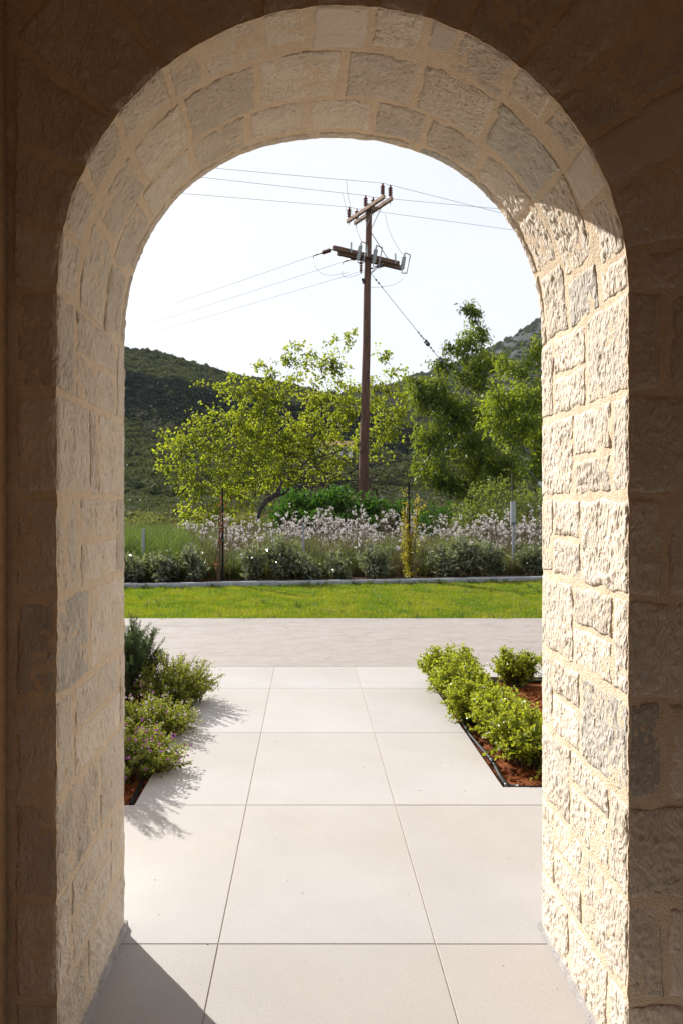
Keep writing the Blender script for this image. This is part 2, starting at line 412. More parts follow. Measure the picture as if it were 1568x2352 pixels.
# ------------------------------------------------------------------ stone wall with the arch
XL, XR, YN, YF = -0.526, 0.671, 1.493, 2.040
CX, CZ, RA, TT = (XL + XR) / 2, 1.667, (XR - XL) / 2, YF - YN
ARC = math.pi * RA
STOT = 2 * CZ + ARC
def profile(s, t):
    """point (x, z) on the reveal at arc length s (left floor -> crown -> right floor), and inward normal"""
    if s <= CZ: return XL, s, 1.0, 0.0
    if s >= CZ + ARC: return XR, CZ - (s - CZ - ARC), -1.0, 0.0
    ph = math.pi - (s - CZ) / RA
    n = 2.0 + 0.2 * max(0, min(1, t / TT))
    c, q = math.cos(ph), math.sin(ph)
    return (CX + RA * math.copysign(abs(c) ** (2 / n), c), CZ + RA * abs(q) ** (2 / n), -c, -q)

wall = empty('stone_wall', (0, YN, 0))
tag(wall, 'thick limestone wall with a round arched opening, pale rough blocks in sandy mortar', 'wall')
WX0, WX1, WZ1 = -1.2, 2.3, 2.80
def wall_core():
    mb = MB()
    ss = np.linspace(0, STOT, 520)
    ts = np.linspace(0, TT, 56)
    # reveal
    v = np.zeros((len(ss), len(ts), 3))
    for i, s in enumerate(ss):
        for j, t in enumerate(ts):
            x, z, nx, nz = profile(s, t)
            h = 0.003 * mnoise.noise((x * 18, t * 18, z * 18)) + 0.0025 * mnoise.noise((x * 60, t * 60, z * 60))
            v[i, j] = (x + nx * h, YN + t, z + nz * h)
    def grid(nu, nv, flip=False):
        a = np.arange(nu - 1)[:, None] * nv + np.arange(nv - 1)[None, :]
        f = np.stack([a, a + 1, a + nv + 1, a + nv], -1).reshape(-1, 4)
        return f[:, ::-1] if flip else f
    mb.add(v.reshape(-1, 3), grid(len(ss), len(ts)))
    # inner and outer faces, swept outwards from the opening
    for yy, tt, flip, inner in ((YN, 0.0, True, True), (YF, TT, False, False)):
        rr = np.concatenate([np.linspace(0, 0.25, 26), np.linspace(0.25, 1, 12)[1:]]) if inner else np.linspace(0, 1, 3)
        v = np.zeros((len(ss), len(rr), 3))
        for i, s in enumerate(ss):
            x, z, nx, nz = profile(s, tt)
            ox, oz = -nx, -nz
            lim = 1e9
            if ox > 1e-6: lim = min(lim, (WX1 - x) / ox)
            if ox < -1e-6: lim = min(lim, (WX0 - x) / ox)
            if oz > 1e-6: lim = min(lim, (WZ1 - z) / oz)
            for j, q in enumerate(rr):
                r = q * lim
                px, pz = x + ox * r, z + oz * r
                if j == 0: px, pz = v_edge(s, tt)
                h = 0.004 * mnoise.noise((px * 14, 3.3, pz * 14)) + 0.002 * mnoise.noise((px * 60, 1.3, pz * 60)) if inner and j else 0
                v[i, j] = (px, yy - h, pz)
        mb.add(v.reshape(-1, 3), grid(len(ss), len(rr), flip))
    o = mb.build('mortar', M['mortar'], wall, smooth=True)
    o.location = (0, -YN, 0)
def v_edge(s, t):
    x, z, nx, nz = profile(s, t)
    h = 0.003 * mnoise.noise((x * 18, t * 18, z * 18)) + 0.0025 * mnoise.noise((x * 60, t * 60, z * 60))
    return x + nx * h, z + nz * h
wall_core()

SEED = [0]
def stone(s0, s1, w0, w1, mat='stone', proud=0.003, rough=1.0, res=0.0042, clip=None, name='stone'):
    """block over arc length s0..s1; w > 0 runs into the reveal, w < 0 out over the inner face"""
    SEED[0] += 1
    sd = SEED[0] * 3.17
    nu = max(6, int((s1 - s0) / res))
    us = np.concatenate([[s0], np.linspace(s0, s1, nu), [s1]])
    if w0 < -.004 and w1 > .004:
        ws = np.concatenate([np.linspace(w0, -.003, max(4, int(-max(w0, -.2) / (res * 1.25)))), np.linspace(.003, w1, max(4, int(w1 / res)))])
    else:
        ws = np.linspace(w0, w1, max(5, int((w1 - w0) / res)))
    ws = np.concatenate([[w0], ws, [w1]])
    nu, nv = len(us) - 2, len(ws) - 2
    V = np.zeros((nu + 2, nv + 2, 3))
    q1, q2 = rs.uniform(.75, 1.25), rs.uniform(.0, 1.0)
    for i, sv in enumerate(us):
        for j, wv in enumerate(ws):
            eu, ev = min(sv - s0, s1 - sv), min(wv - w0, w1 - wv)
            s, w = sv, wv
            s += 0.008 * mnoise.noise((w * 16 + sd, s * 3, sd)) * (1 if eu < .03 else .4) + .003 * mnoise.noise((w * 60 + sd, sd, 0))
            dw = 0.007 * mnoise.noise((s * 16 - sd, w * 3, sd)) + .003 * mnoise.noise((s * 60 + sd, sd, 9))
            if abs(wv) > .02 and wv < TT - .02: w += dw
            w = min(w, TT + 0.004)
            rim = (i in (0, nu + 1)) or (j in (0, nv + 1))
            edge = min(1.0, min(eu, ev) / 0.010)
            edge = edge * edge * (3 - 2 * edge)
            x, z, nx, nz = profile(s, max(w, 0))
            r = max(-w, 0)
            c3 = (x - nx * r, w, z - nz * r)
            cell = mnoise.voronoi((c3[0] * 70 * q1 + sd, c3[1] * 70 * q1, c3[2] * 44 * q1))[0][0]
            pit2 = mnoise.noise((c3[0] * 110 + sd, c3[1] * 110, c3[2] * 70))
            big = mnoise.noise((c3[0] * 10 + sd, c3[1] * 10, c3[2] * 8))
            mask = max(0.15, min(1.0, .62 + 1.1 * mnoise.noise((c3[0] * 17 - sd, c3[1] * 17, c3[2] * 13))))
            h = proud * (.2 + .8 * edge) + rough * (.25 + .75 * edge) * (0.0088 * mask * (min(cell, .95) - .42) + 0.0026 * pit2 + 0.0022 * big)
            if abs(wv) < .014: h = proud + (h - proud) * (.35 + .65 * abs(wv) / .014)
            if rim: h = -0.014
            k = max(0.0, min(1.0, (w + 0.003) / 0.006))
            dx, dy, dz = nx * k, -(1 - k), nz * k
            ln = math.sqrt(dx * dx + dy * dy + dz * dz) or 1
            if abs(wv) < .004: h -= .0022 + .004 * max(0, mnoise.noise((s * 40, sd, 2)))
            px, py, pz = x - nx * r, YN + max(w, 0), z - nz * r
            px, py, pz = px + dx / ln * h, py + dy / ln * h, pz + dz / ln * h
            if clip: px = max(px, clip + 0.004 * mnoise.noise((pz * 20, sd, 0)))
            pz = max(0.001, min(pz, WZ1))
            V[i, j] = (px, py, pz)
    nvt = nv + 2
    a = np.arange(nu + 1)[:, None] * nvt + np.arange(nv + 1)[None, :]
    f = np.stack([a, a + 1, a + nvt + 1, a + nvt], -1).reshape(-1, 4)
    mb = MB(); mb.add(V.reshape(-1, 3), f)
    o = mb.build(name, M[mat], wall, smooth=True)
    o.location = (0, -YN, 0)
    return o

rs = random.Random(5)
g = 0.0095
ZC = [0.0, 0.176, 0.386, 0.594, 0.808, 1.022, 1.237, 1.453, 1.669]
LEFT = {8: [(0, .11), (.13, .455, .5), (.475, TT)], 7: [(0, .215), (.228, .283), (.30, TT)], 6: [(0, .14), (.16, .455, .5), (.47, TT)],
        5: [(0, .215), (.235, TT)], 4: [(0, .10), (.12, .49, .5), (.505, TT)], 3: [(0, .30), (.318, TT)], 2: [(0, .08), (.10, .40, .55), (.415, TT)], 1: [(0, .2), (.22, TT)]}
RIGHT = {8: [(0, .215), (.235, .44, .5), (.458, TT)], 7: [(0, .07), (.09, .295, .45), (.312, TT)], 6: [(0, .25), (.268, .452, .5), (.468, TT)],
         5: [(0, .065), (.083, .30, .5), (.315, TT)], 4: [(0, .255), (.273, .455, .52), (.47, TT)], 3: [(0, .085), (.10, .32, .6), (.335, TT)],
         2: [(0, .24), (.26, .44, .5), (.455, TT)], 1: [(0, .09), (.11, .33), (.345, TT)]}
GREY = {('L', 5, 0), ('R', 4, 0)}
for side, table in (('L', LEFT), ('R', RIGHT)):
    for c in range(1, 9):
        za, zb = ZC[c - 1] + g * (0.3 if c == 1 else 1), ZC[c] - g
        for k, it in enumerate(table[c]):
            t0, t1 = it[0], it[1]
            spans = [(za, zb)]
            if len(it) == 3:
                zm = za + (zb - za) * it[2]
                spans = [(za, zm - g * 0.8), (zm + g * 0.8, zb)]
            for (z0, z1) in spans:
                s0, s1 = (z0, z1) if side == 'L' else (STOT - z1, STOT - z0)
                w0 = t0
                clip = None
                if t0 == 0:
                    if side == 'L': w0, clip = -0.3, -0.609 + rs.uniform(-.006, .006); w0 = -(XL + 0.609) ; w0 = -0.083
                    else: w0 = -0.07 + rs.uniform(-.006, .006) if c % 2 == 0 else -0.245
                m = 'stone_grey' if (side, c, k) in GREY else 'stone'
                stone(s0, s1, w0, min(t1, TT), m, proud=rs.uniform(.0005, .0032))
    # further blocks of the inner face
for c in range(1, 9):
    za, zb = ZC[c - 1] + g, ZC[c] - g
    r = 0.088 if c % 2 == 0 else 0.263
    while r < 1.2:
        L = rs.uniform(.24, .42)
        stone(STOT - zb, STOT - za, -(r + L), -r, 'stone', proud=rs.uniform(.0005, .0032), res=0.011)
        r += L + .02
ANG = [180, 167.4, 155.4, 142.9, 128.4, 120.2, 106.7, 96.3, 84, 72.7, 65.7, 52.3, 41.8, 32, 21.2, 8, 0]
def sa(a): return CZ + math.radians(180 - a) * RA
for i in range(len(ANG) - 1):
    a0, a1 = ANG[i], ANG[i + 1]
    s0, s1 = sa(a0) + g, sa(a1) - g
    r1 = rs.uniform(.24, .34)
    am = (a0 + a1) / 2
    left = am > 118
    plain = i in (7, 9, 13)
    stone(s0, s1, -r1, rs.uniform(.085, .14), 'stone_plain' if plain else 'stone', proud=rs.uniform(.0005, .0032),
          rough=0.3 if plain else 1.0, clip=-0.611 if left else None)
    # outer ring
    px = CX + (RA + r1 + .1) * math.cos(math.radians(am))
    if px > -0.56 and CZ + (RA + r1 + .1) * math.sin(math.radians(am)) < 2.7:
        sm = s0 + (s1 - s0) * rs.uniform(.35, .65)
        stone(s0 + rs.uniform(-.01, .01), sm - g * .5, -(r1 + .30), -(r1 + .02), 'stone', res=.012, clip=-0.611 if left else None)
        stone(sm + g * .5, s1 + rs.uniform(-.01, .01), -(r1 + .26), -(r1 + .02), 'stone', res=.012, clip=-0.611 if left else None)
for t0, t1, wmin, wmax in ((.155, .335, .13, .20), (.355, .50, .12, .21), (.515, TT, .16, .30)):
    s = CZ + 0.006
    while s < CZ + ARC - 0.05:
        L = rs.uniform(wmin, wmax)
        e = min(s + L, CZ + ARC - 0.006)
        if CZ + ARC - e < 0.09: e = CZ + ARC - 0.006
        gm = 'stone_grey' if rs.random() < 0.06 else 'stone'
        stone(s, e, t0 + rs.uniform(-.006, .006), min(TT, t1 + rs.uniform(-.008, .006)), gm, proud=rs.uniform(.001, .004))
        s = e + .02
# cement skirt at the foot of both reveals
for side, x0 in (('L', XL), ('R', XR)):
    mb = MB()
    n = 60
    ys = np.linspace(YN - 0.004, YF + 0.012, n)
    sgn = 1 if side == 'L' else -1
    V = []
    for y in ys:
        h = 0.024 + 0.008 * mnoise.noise((y * 9, 0, x0)) + 0.003 * mnoise.noise((y * 30, 0, x0))
        d = 0.011 + 0.002 * mnoise.noise((y * 12, 4, x0))
        V += [(x0 - sgn * .02, y, 0.0005), (x0 + sgn * d, y, 0.0005), (x0 + sgn * (d - .003), y, h * .8), (x0 - sgn * .02, y, h)]
    i = np.arange(n - 1)[:, None] * 4
    f = np.concatenate([np.stack([i[:, 0] + a, i[:, 0] + b, i[:, 0] + 4 + b, i[:, 0] + 4 + a], 1) for a, b in ((1, 2), (2, 3))])
    f = np.concatenate([f, [[0, 1, 2, 3], [(n-1)*4, (n-1)*4+3, (n-1)*4+2, (n-1)*4+1]]])
    o = mb.add(np.array(V), f).build('cement_skirt', M['skirt'], wall); o.location = (0, -YN, 0)

# porch around the camera: side wall on the left, back wall, right wall with an added light opening, ceiling
def slab(name, lo, hi, mat, bev=0.0):
    lo, hi = np.array(lo), np.array(hi)
    return MB().box((lo + hi) / 2, hi - lo).build(name, mat)
o = slab('rendered_side_wall', (-0.95, -2.6, -0.02), (-0.629, YN - 0.007, WZ1 - .002), M['render'])
tag(o, 'plain brown rendered wall meeting the dark stone pier beside the arch', 'wall')
o = slab('porch_back_wall', (-0.96, -2.9, -0.02), (WX1 + .3, -2.601, WZ1 - .002), M['backwall']); tag(o, 'plain rear wall of the porch behind the viewer', 'wall')
ew = MB()  # opening out of view, added and sized to brighten the inner wall
for lo, hi in (((WX1 - .05, -2.6, -.02), (WX1 + .25, -2.2, WZ1 - .002)), ((WX1 - .05, -.75, -.02), (WX1 + .25, YN - .012, WZ1 - .002)), ((WX1 - .05, -2.2, 2.1), (WX1 + .25, -.75, WZ1 - .002))):
    ew.box((np.array(lo) + np.array(hi)) / 2, np.array(hi) - np.array(lo))
o = ew.build('porch_end_wall', M['backwall']); tag(o, 'plain unseen end wall of the porch with an opening added to let in light', 'wall')
o = slab('porch_ceiling', (-1.3, -2.95, WZ1), (WX1 + .35, YF + .1, WZ1 + .2), M['ceiling']); tag(o, kind='structure')

# ------------------------------------------------------------------ paving, planting beds, path
patio = empty('patio', (0, 0, 0)); tag(patio, kind='structure')
YP = 5.302
PL = (-3.3, -0.70, 2.876, 4.985)          # planting beds: x0, x1, y0, y1
PR = (0.835, 3.6, 3.056, 4.985)
jx = [-3.247 + 0.6 * k for k in range(0, 12)]
jy = [1.971 + 0.905 * k for k in range(-5, 4)] + [YP]
J = 0.0015
def minus(r, p):
    x0, x1, y0, y1 = r; a0, a1, b0, b1 = p
    if x1 <= a0 or x0 >= a1 or y1 <= b0 or y0 >= b1: return [r]
    out = []
    if y0 < b0: out.append((x0, x1, y0, b0))
    if y1 > b1: out.append((x0, x1, b1, y1))
    yy0, yy1 = max(y0, b0), min(y1, b1)
    if x0 < a0: out.append((x0, a0, yy0, yy1))
    if x1 > a1: out.append((a1, x1, yy0, yy1))
    return out
def tile_mesh(w, d, b=0.0012, h=0.02):
    x, y = w / 2, d / 2
    v = [(-x, -y, -h), (x, -y, -h), (x, y, -h), (-x, y, -h), (-x, -y, -b), (x, -y, -b), (x, y, -b), (-x, y, -b),
         (-x + b, -y + b, 0), (x - b, -y + b, 0), (x - b, y - b, 0), (-x + b, y - b, 0)]
    f = [(0, 1, 5, 4), (1, 2, 6, 5), (2, 3, 7, 6), (3, 0, 4, 7), (4, 5, 9, 8), (5, 6, 10, 9), (6, 7, 11, 10), (7, 4, 8, 11), (8, 9, 10, 11)]
    return MB().add(v, f)
def poly_tile(P2, b=0.0012, h=0.02):
    """tile with any outline (counter-clockwise), arris eased"""
    n = len(P2); P2 = np.array(P2, float)
    ins = []
    for i in range(n):
        e0 = P2[i] - P2[i - 1]; e1 = P2[(i + 1) % n] - P2[i]
        e0 /= np.linalg.norm(e0); e1 /= np.linalg.norm(e1)
        ins.append(P2[i] + b * (np.array([-e0[1], e0[0]]) + np.array([-e1[1], e1[0]])))
    V = [(p[0], p[1], -h) for p in P2] + [(p[0], p[1], -b) for p in P2] + [(p[0], p[1], 0) for p in ins]
    mb = MB().add(V, [[k * n + i, k * n + (i + 1) % n, (k + 1) * n + (i + 1) % n, (k + 1) * n + i] for k in (0, 1) for i in range(n)])
    mb.Fs.append((np.array([[2 * n + i for i in range(n)]]), 0))
    return mb
cache = {}
grout = MB()
rt = random.Random(2)
for a in range(len(jx) - 1):
    for b in range(len(jy) - 1):
        cell = (jx[a], jx[a + 1], jy[b], jy[b + 1])
        rects = [q for r in minus(cell, PL) for q in minus(r, PR)]
        rects = [r for r in rects if r[1] - r[0] > .004 and r[3] - r[2] > .004]
        for r in rects: grout.box(((r[0] + r[1]) / 2, (r[2] + r[3]) / 2, -0.0255), (r[1] - r[0], r[3] - r[2], 0.046))
        if not rects or (cell[2] + cell[3]) / 2 < YN and (cell[1] < -0.63 or cell[0] > 2.3): continue
        cxy = np.array([(cell[0] + cell[1]) / 2, (cell[2] + cell[3]) / 2])
        if len(rects) == 1:
            r = rects[0]
            out = [(r[0] + J, r[2] + J), (r[1] - J, r[2] + J), (r[1] - J, r[3] - J), (r[0] + J, r[3] - J)]
        else:
            x0, x1, y0, y1 = cell[0] + J, cell[1] - J, cell[2] + J, cell[3] - J
            bed = PL if cxy[0] < 0 else PR
            if cxy[0] < 0: out = [(bed[1], y0), (x1, y0), (x1, y1), (x0, y1), (x0, bed[3]), (bed[1], bed[3])]
            elif y0 < bed[2]: out = [(x0, y0), (x1, y0), (x1, bed[2]), (bed[0], bed[2]), (bed[0], y1), (x0, y1)]
            else: out = [(x0, y0), (bed[0], y0), (bed[0], bed[3]), (x1, bed[3]), (x1, y1), (x0, y1)]
        out = [(p[0] - cxy[0], p[1] - cxy[1]) for p in out]
        key = tuple(round(c, 4) for p in out for c in p)
        if key in cache:
            o = cache[key].copy(); COL.objects.link(o)
        else:
            o = poly_tile(out).build('tile', M['tile'], patio); cache[key] = o
        o.parent = patio
        o.location = (cxy[0], cxy[1], rt.uniform(-.0005, .0005))
o = grout.build('grout_bed', M['grout'], patio)

def soil_sheet(name, r, z, amp, mat, res=0.03, sc1=7.0):
    nx, ny = int((r[1] - r[0]) / res), int((r[3] - r[2]) / res)
    xs, ys = np.linspace(r[0], r[1], nx), np.linspace(r[2], r[3], ny)
    V = np.zeros((nx, ny, 3))
    for i, x in enumerate(xs):
        for j, y in enumerate(ys):
            V[i, j] = (x, y, z + amp * mnoise.noise((x * sc1, y * sc1, 1.7)) + amp * .7 * mnoise.noise((x * sc1 * 3.1, y * sc1 * 3.1, 5.7)))
    a = np.arange(nx - 1)[:, None] * ny + np.arange(ny - 1)[None, :]
    f = np.stack([a, a + ny, a + ny + 1, a + 1], -1).reshape(-1, 4)
    return tag(MB().add(V.reshape(-1, 3), f).build(name, mat, smooth=True), kind='structure')
soil_sheet('planting_soil', (PL[0], PL[1] + .02, PL[2] - .02, PL[3] + .02), -0.035, 0.016, M['soil'], 0.018, 11)
soil_sheet('planting_soil', (PR[0] - .02, PR[1], PR[2] - .02, PR[3] + .02), -0.035, 0.016, M['soil'], 0.018, 11)

YLAWN = 7.514
o = slab('path', (-9, YP + .002, -0.12), (11, YLAWN, 0.0), M['path']); tag(o, kind='structure')
def kerbY(x): return 10.2 + (x + 2.63) * 0.154
# lawn soil, garden bed behind the kerb
def strip(name, y0f, y1f, z, mat, x0=-9, x1=11, n=60, m=14, amp=0.0):
    V = []
    for x in np.linspace(x0, x1, n):
        for q in np.linspace(0, 1, m):
            y = y0f(x) + (y1f(x) - y0f(x)) * q
            V.append((x, y, z + amp * mnoise.noise((x * 3, y * 3, 0))))
    a = np.arange(n - 1)[:, None] * m + np.arange(m - 1)[None, :]
    f = np.stack([a, a + m, a + m + 1, a + 1], -1).reshape(-1, 4)
    return tag(MB().add(np.array(V), f).build(name, mat, smooth=True), kind='structure')
strip('lawn_ground', lambda x: YLAWN, lambda x: kerbY(x) + .03, -0.018, M['lawn_base'])
strip('garden_bed', lambda x: kerbY(x) + .02, lambda x: kerbY(x) + 1.0, 0.02, M['bed'], amp=0.03, n=140, m=10)
kerb = empty('kerb', (0, 0, 0)); tag(kerb, kind='structure')
ang = math.atan(0.154)
kx = -8.8
while kx < 10:
    L = 0.985
    c = np.array([kx, kerbY(kx), 0])
    w, h0, h1, bv = 0.085, -0.12, 0.062 + rt.uniform(-.004, .004), 0.02
    x = L / 2
    prof = [(-w/2, h0), (-w/2, h1 - bv), (-w/2 + bv * .8, h1), (w/2 - bv * .8, h1), (w/2, h1 - bv), (w/2, h0)]
    v = [(-x, p[0], p[1]) for p in prof] + [(x, p[0], p[1]) for p in prof]
    f = [(i, i + 6, i + 7, i + 1) for i in range(5)]
    mb = MB().add(v, f); mb.Fs.append((np.array([[0, 1, 2, 3], [0, 3, 4, 5], [9, 8, 7, 6], [11, 10, 9, 6]]), 0))
    o = mb.build('kerb_stone', M['kerb'], kerb)
    o.location = c; o.rotation_euler = (0, 0, ang + rt.uniform(-.006, .006))
    kx += 0.99 * math.cos(ang)

# open field
def field():
    xs = np.concatenate([np.linspace(-600, -30, 20)[:-1], np.linspace(-30, 30, 90), np.linspace(30, 600, 20)[1:]])
    ys = np.concatenate([np.linspace(-60, 9, 8), np.linspace(9.5, 14, 24), np.linspace(14.5, 60, 60), np.linspace(62, 1200, 40)])
    V = np.zeros((len(xs), len(ys), 3))
    for i, x in enumerate(xs):
        for j, y in enumerate(ys):
            d = y - kerbY(max(-30, min(30, x)))
            k = max(0, min(1, (d - .3) / .6)); k = k * k * (3 - 2 * k)
            z = -.35 + .35 * k
            if y > 14: z += min(1, (y - 14) / 20) * (0.25 * mnoise.noise((x * .12, y * .12, 0)) + .10 * mnoise.noise((x * .5, y * .5, 3)))
            if y > 35: z += (y - 35) * 0.012 + 0.6 * mnoise.noise((x * .03, y * .03, 9)) * min(1, (y - 35) / 30)
            if y > 250: z = 2.5
            V[i, j] = (x, y, z)
    n, m = len(xs), len(ys)
    a = np.arange(n - 1)[:, None] * m + np.arange(m - 1)[None, :]
    f = np.stack([a, a + m, a + m + 1, a + 1], -1).reshape(-1, 4)
    tag(MB().add(V.reshape(-1, 3), f).build('ground', M['field'], smooth=True), kind='structure')
field()

# ------------------------------------------------------------------ hills
def interp(u, pts):
    return np.interp(u, [p[0] for p in pts], [p[1] for p in pts])
def ridge(pxs): return [((x - VX) / F, (VY - y) / F) for x, y in pxs]
RL = ridge([(-900, 760), (-300, 720), (0, 742), (150, 768), (285, 793), (400, 819), (500, 849), (560, 866), (640, 880), (760, 902), (900, 935), (1100, 1010), (1260, 1090), (1500, 1140)])
RM = ridge([(-600, 960), (300, 930), (560, 908), (700, 908), (760, 903), (820, 896), (880, 886), (940, 868), (1000, 851), (1050, 830), (1100, 806), (1150, 781), (1200, 752), (1250, 727), (1400, 650), (1700, 590), (2300, 620)])
LPROF = [(72, 0.0), (110, .24), (180, .56), (186, .60), (204, .82), (212, .85), (262, 1.0), (330, .90)]
MPROF = [(230, 0.0), (360, .50), (520, .86), (640, 1.0), (760, .93)]
def hill_z(u, D, R, prof, rough, k):
    e = interp(u, R) * interp(D, prof)
    x = u * D
    z = CAMH + e * D + rough * min(1, (D - prof[0][0]) / 60) * (mnoise.noise((x * k, D * k, 2.2)) + .5 * mnoise.noise((x * k * 2.7, D * k * 2.7, 7.7)))
    return z - 1.0
def hill(name, R, prof, mat, rough, k, u0, u1, nu, nd, tf=None):
    us = np.linspace(u0, u1, nu); ds = np.linspace(prof[0][0], prof[-1][0], nd)
    V = np.zeros((nu, nd, 3)); T = np.zeros((nu, nd))
    for i, u in enumerate(us):
        for j, d in enumerate(ds):
            V[i, j] = (u * d, d, hill_z(u, d, R, prof, rough, k))
            if tf: T[i, j] = tf(u, d, u * d)
    a = np.arange(nu - 1)[:, None] * nd + np.arange(nd - 1)[None, :]
    f = np.stack([a, a + nd, a + nd + 1, a + 1], -1).reshape(-1, 4)
    return tag(MB().add(V.reshape(-1, 3), f, 0, T.ravel()).build(name, mat, smooth=True), kind='structure')
hill('hillside', RL, LPROF, M['hill'], 1.6, .035, -1.3, .5, 150, 130)
hill('rocky_mountain', RM, MPROF, M['rock'], 7.0, .016, -.9, 1.3, 200, 130, rockiness)

# ------------------------------------------------------------------ leaves and plants
def leaf_block(mb, pos, axis, L, W, rng, fold=0.25, mat=0, tint=None, up=0.5, quad=False):
    """folded leaf blades: pos, axis (n,3); L, W arrays"""
    n = len(pos)
    axis = axis / (np.linalg.norm(axis, axis=1)[:, None] + 1e-9)
    nrm = rng.normal(size=(n, 3)); nrm[:, 2] += up * 2
    side = np.cross(axis, nrm); side /= np.linalg.norm(side, axis=1)[:, None] + 1e-9
    nn = np.cross(side, axis)
    L = np.broadcast_to(L, (n,))[:, None]; W = np.broadcast_to(W, (n,))[:, None]
    tip = pos + axis * L - nn * L * 0.12
    if quad:
        m1, m2 = pos + axis * L * .3, pos + axis * L * .68
        h = nn * W * fold
        V = np.stack([pos, m1 + side * W * .5 + h, m2 + side * W * .42 + h, tip, m2 - side * W * .42 + h, m1 - side * W * .5 + h], 1).reshape(-1, 3)
        b = np.arange(n)[:, None] * 6
        f = np.concatenate([b + np.array([[0, 1, 2, 3]]), b + np.array([[0, 3, 4, 5]])])
        k = 6
    else:
        mid = pos + axis * L * .45
        h = nn * W * fold
        V = np.stack([pos, mid + side * W * .5 + h, tip, mid - side * W * .5 + h], 1).reshape(-1, 3)
        b = np.arange(n)[:, None] * 4
        f = np.concatenate([b + np.array([[0, 1, 2]]), b + np.array([[0, 2, 3]])])
        k = 4
    if tint is None: tint = rng.random(n)
    mb.add(V, f, mat, np.repeat(tint, k))

def bez(p0, p1, p2, n):
    t = np.linspace(0, 1, n)[:, None]
    return (1 - t) ** 2 * p0 + 2 * t * (1 - t) * p1 + t * t * p2

M['mulberry'] = leaf_mat('fresh_tree_leaf', (0.030, 0.058, 0.010), (0.11, 0.15, 0.018), (0.56, 0.63, 0.03), 0.52, 0.5)
M['almond'] = leaf_mat('dark_slender_leaf', (0.012, 0.028, 0.007), (0.06, 0.095, 0.016), (0.38, 0.48, 0.03), 0.44, 0.4)
M['almond2'] = leaf_mat('light_slender_leaf', (0.032, 0.065, 0.010), (0.11, 0.16, 0.02), (0.48, 0.58, 0.03), 0.48, 0.4)
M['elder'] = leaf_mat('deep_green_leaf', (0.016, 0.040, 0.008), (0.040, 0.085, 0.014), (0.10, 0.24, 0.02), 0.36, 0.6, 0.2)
M['brush'] = leaf_mat('undergrowth_leaf', (0.04, 0.07, 0.015), (0.12, 0.16, 0.03), (0.34, 0.42, 0.05), 0.4, 0.5)

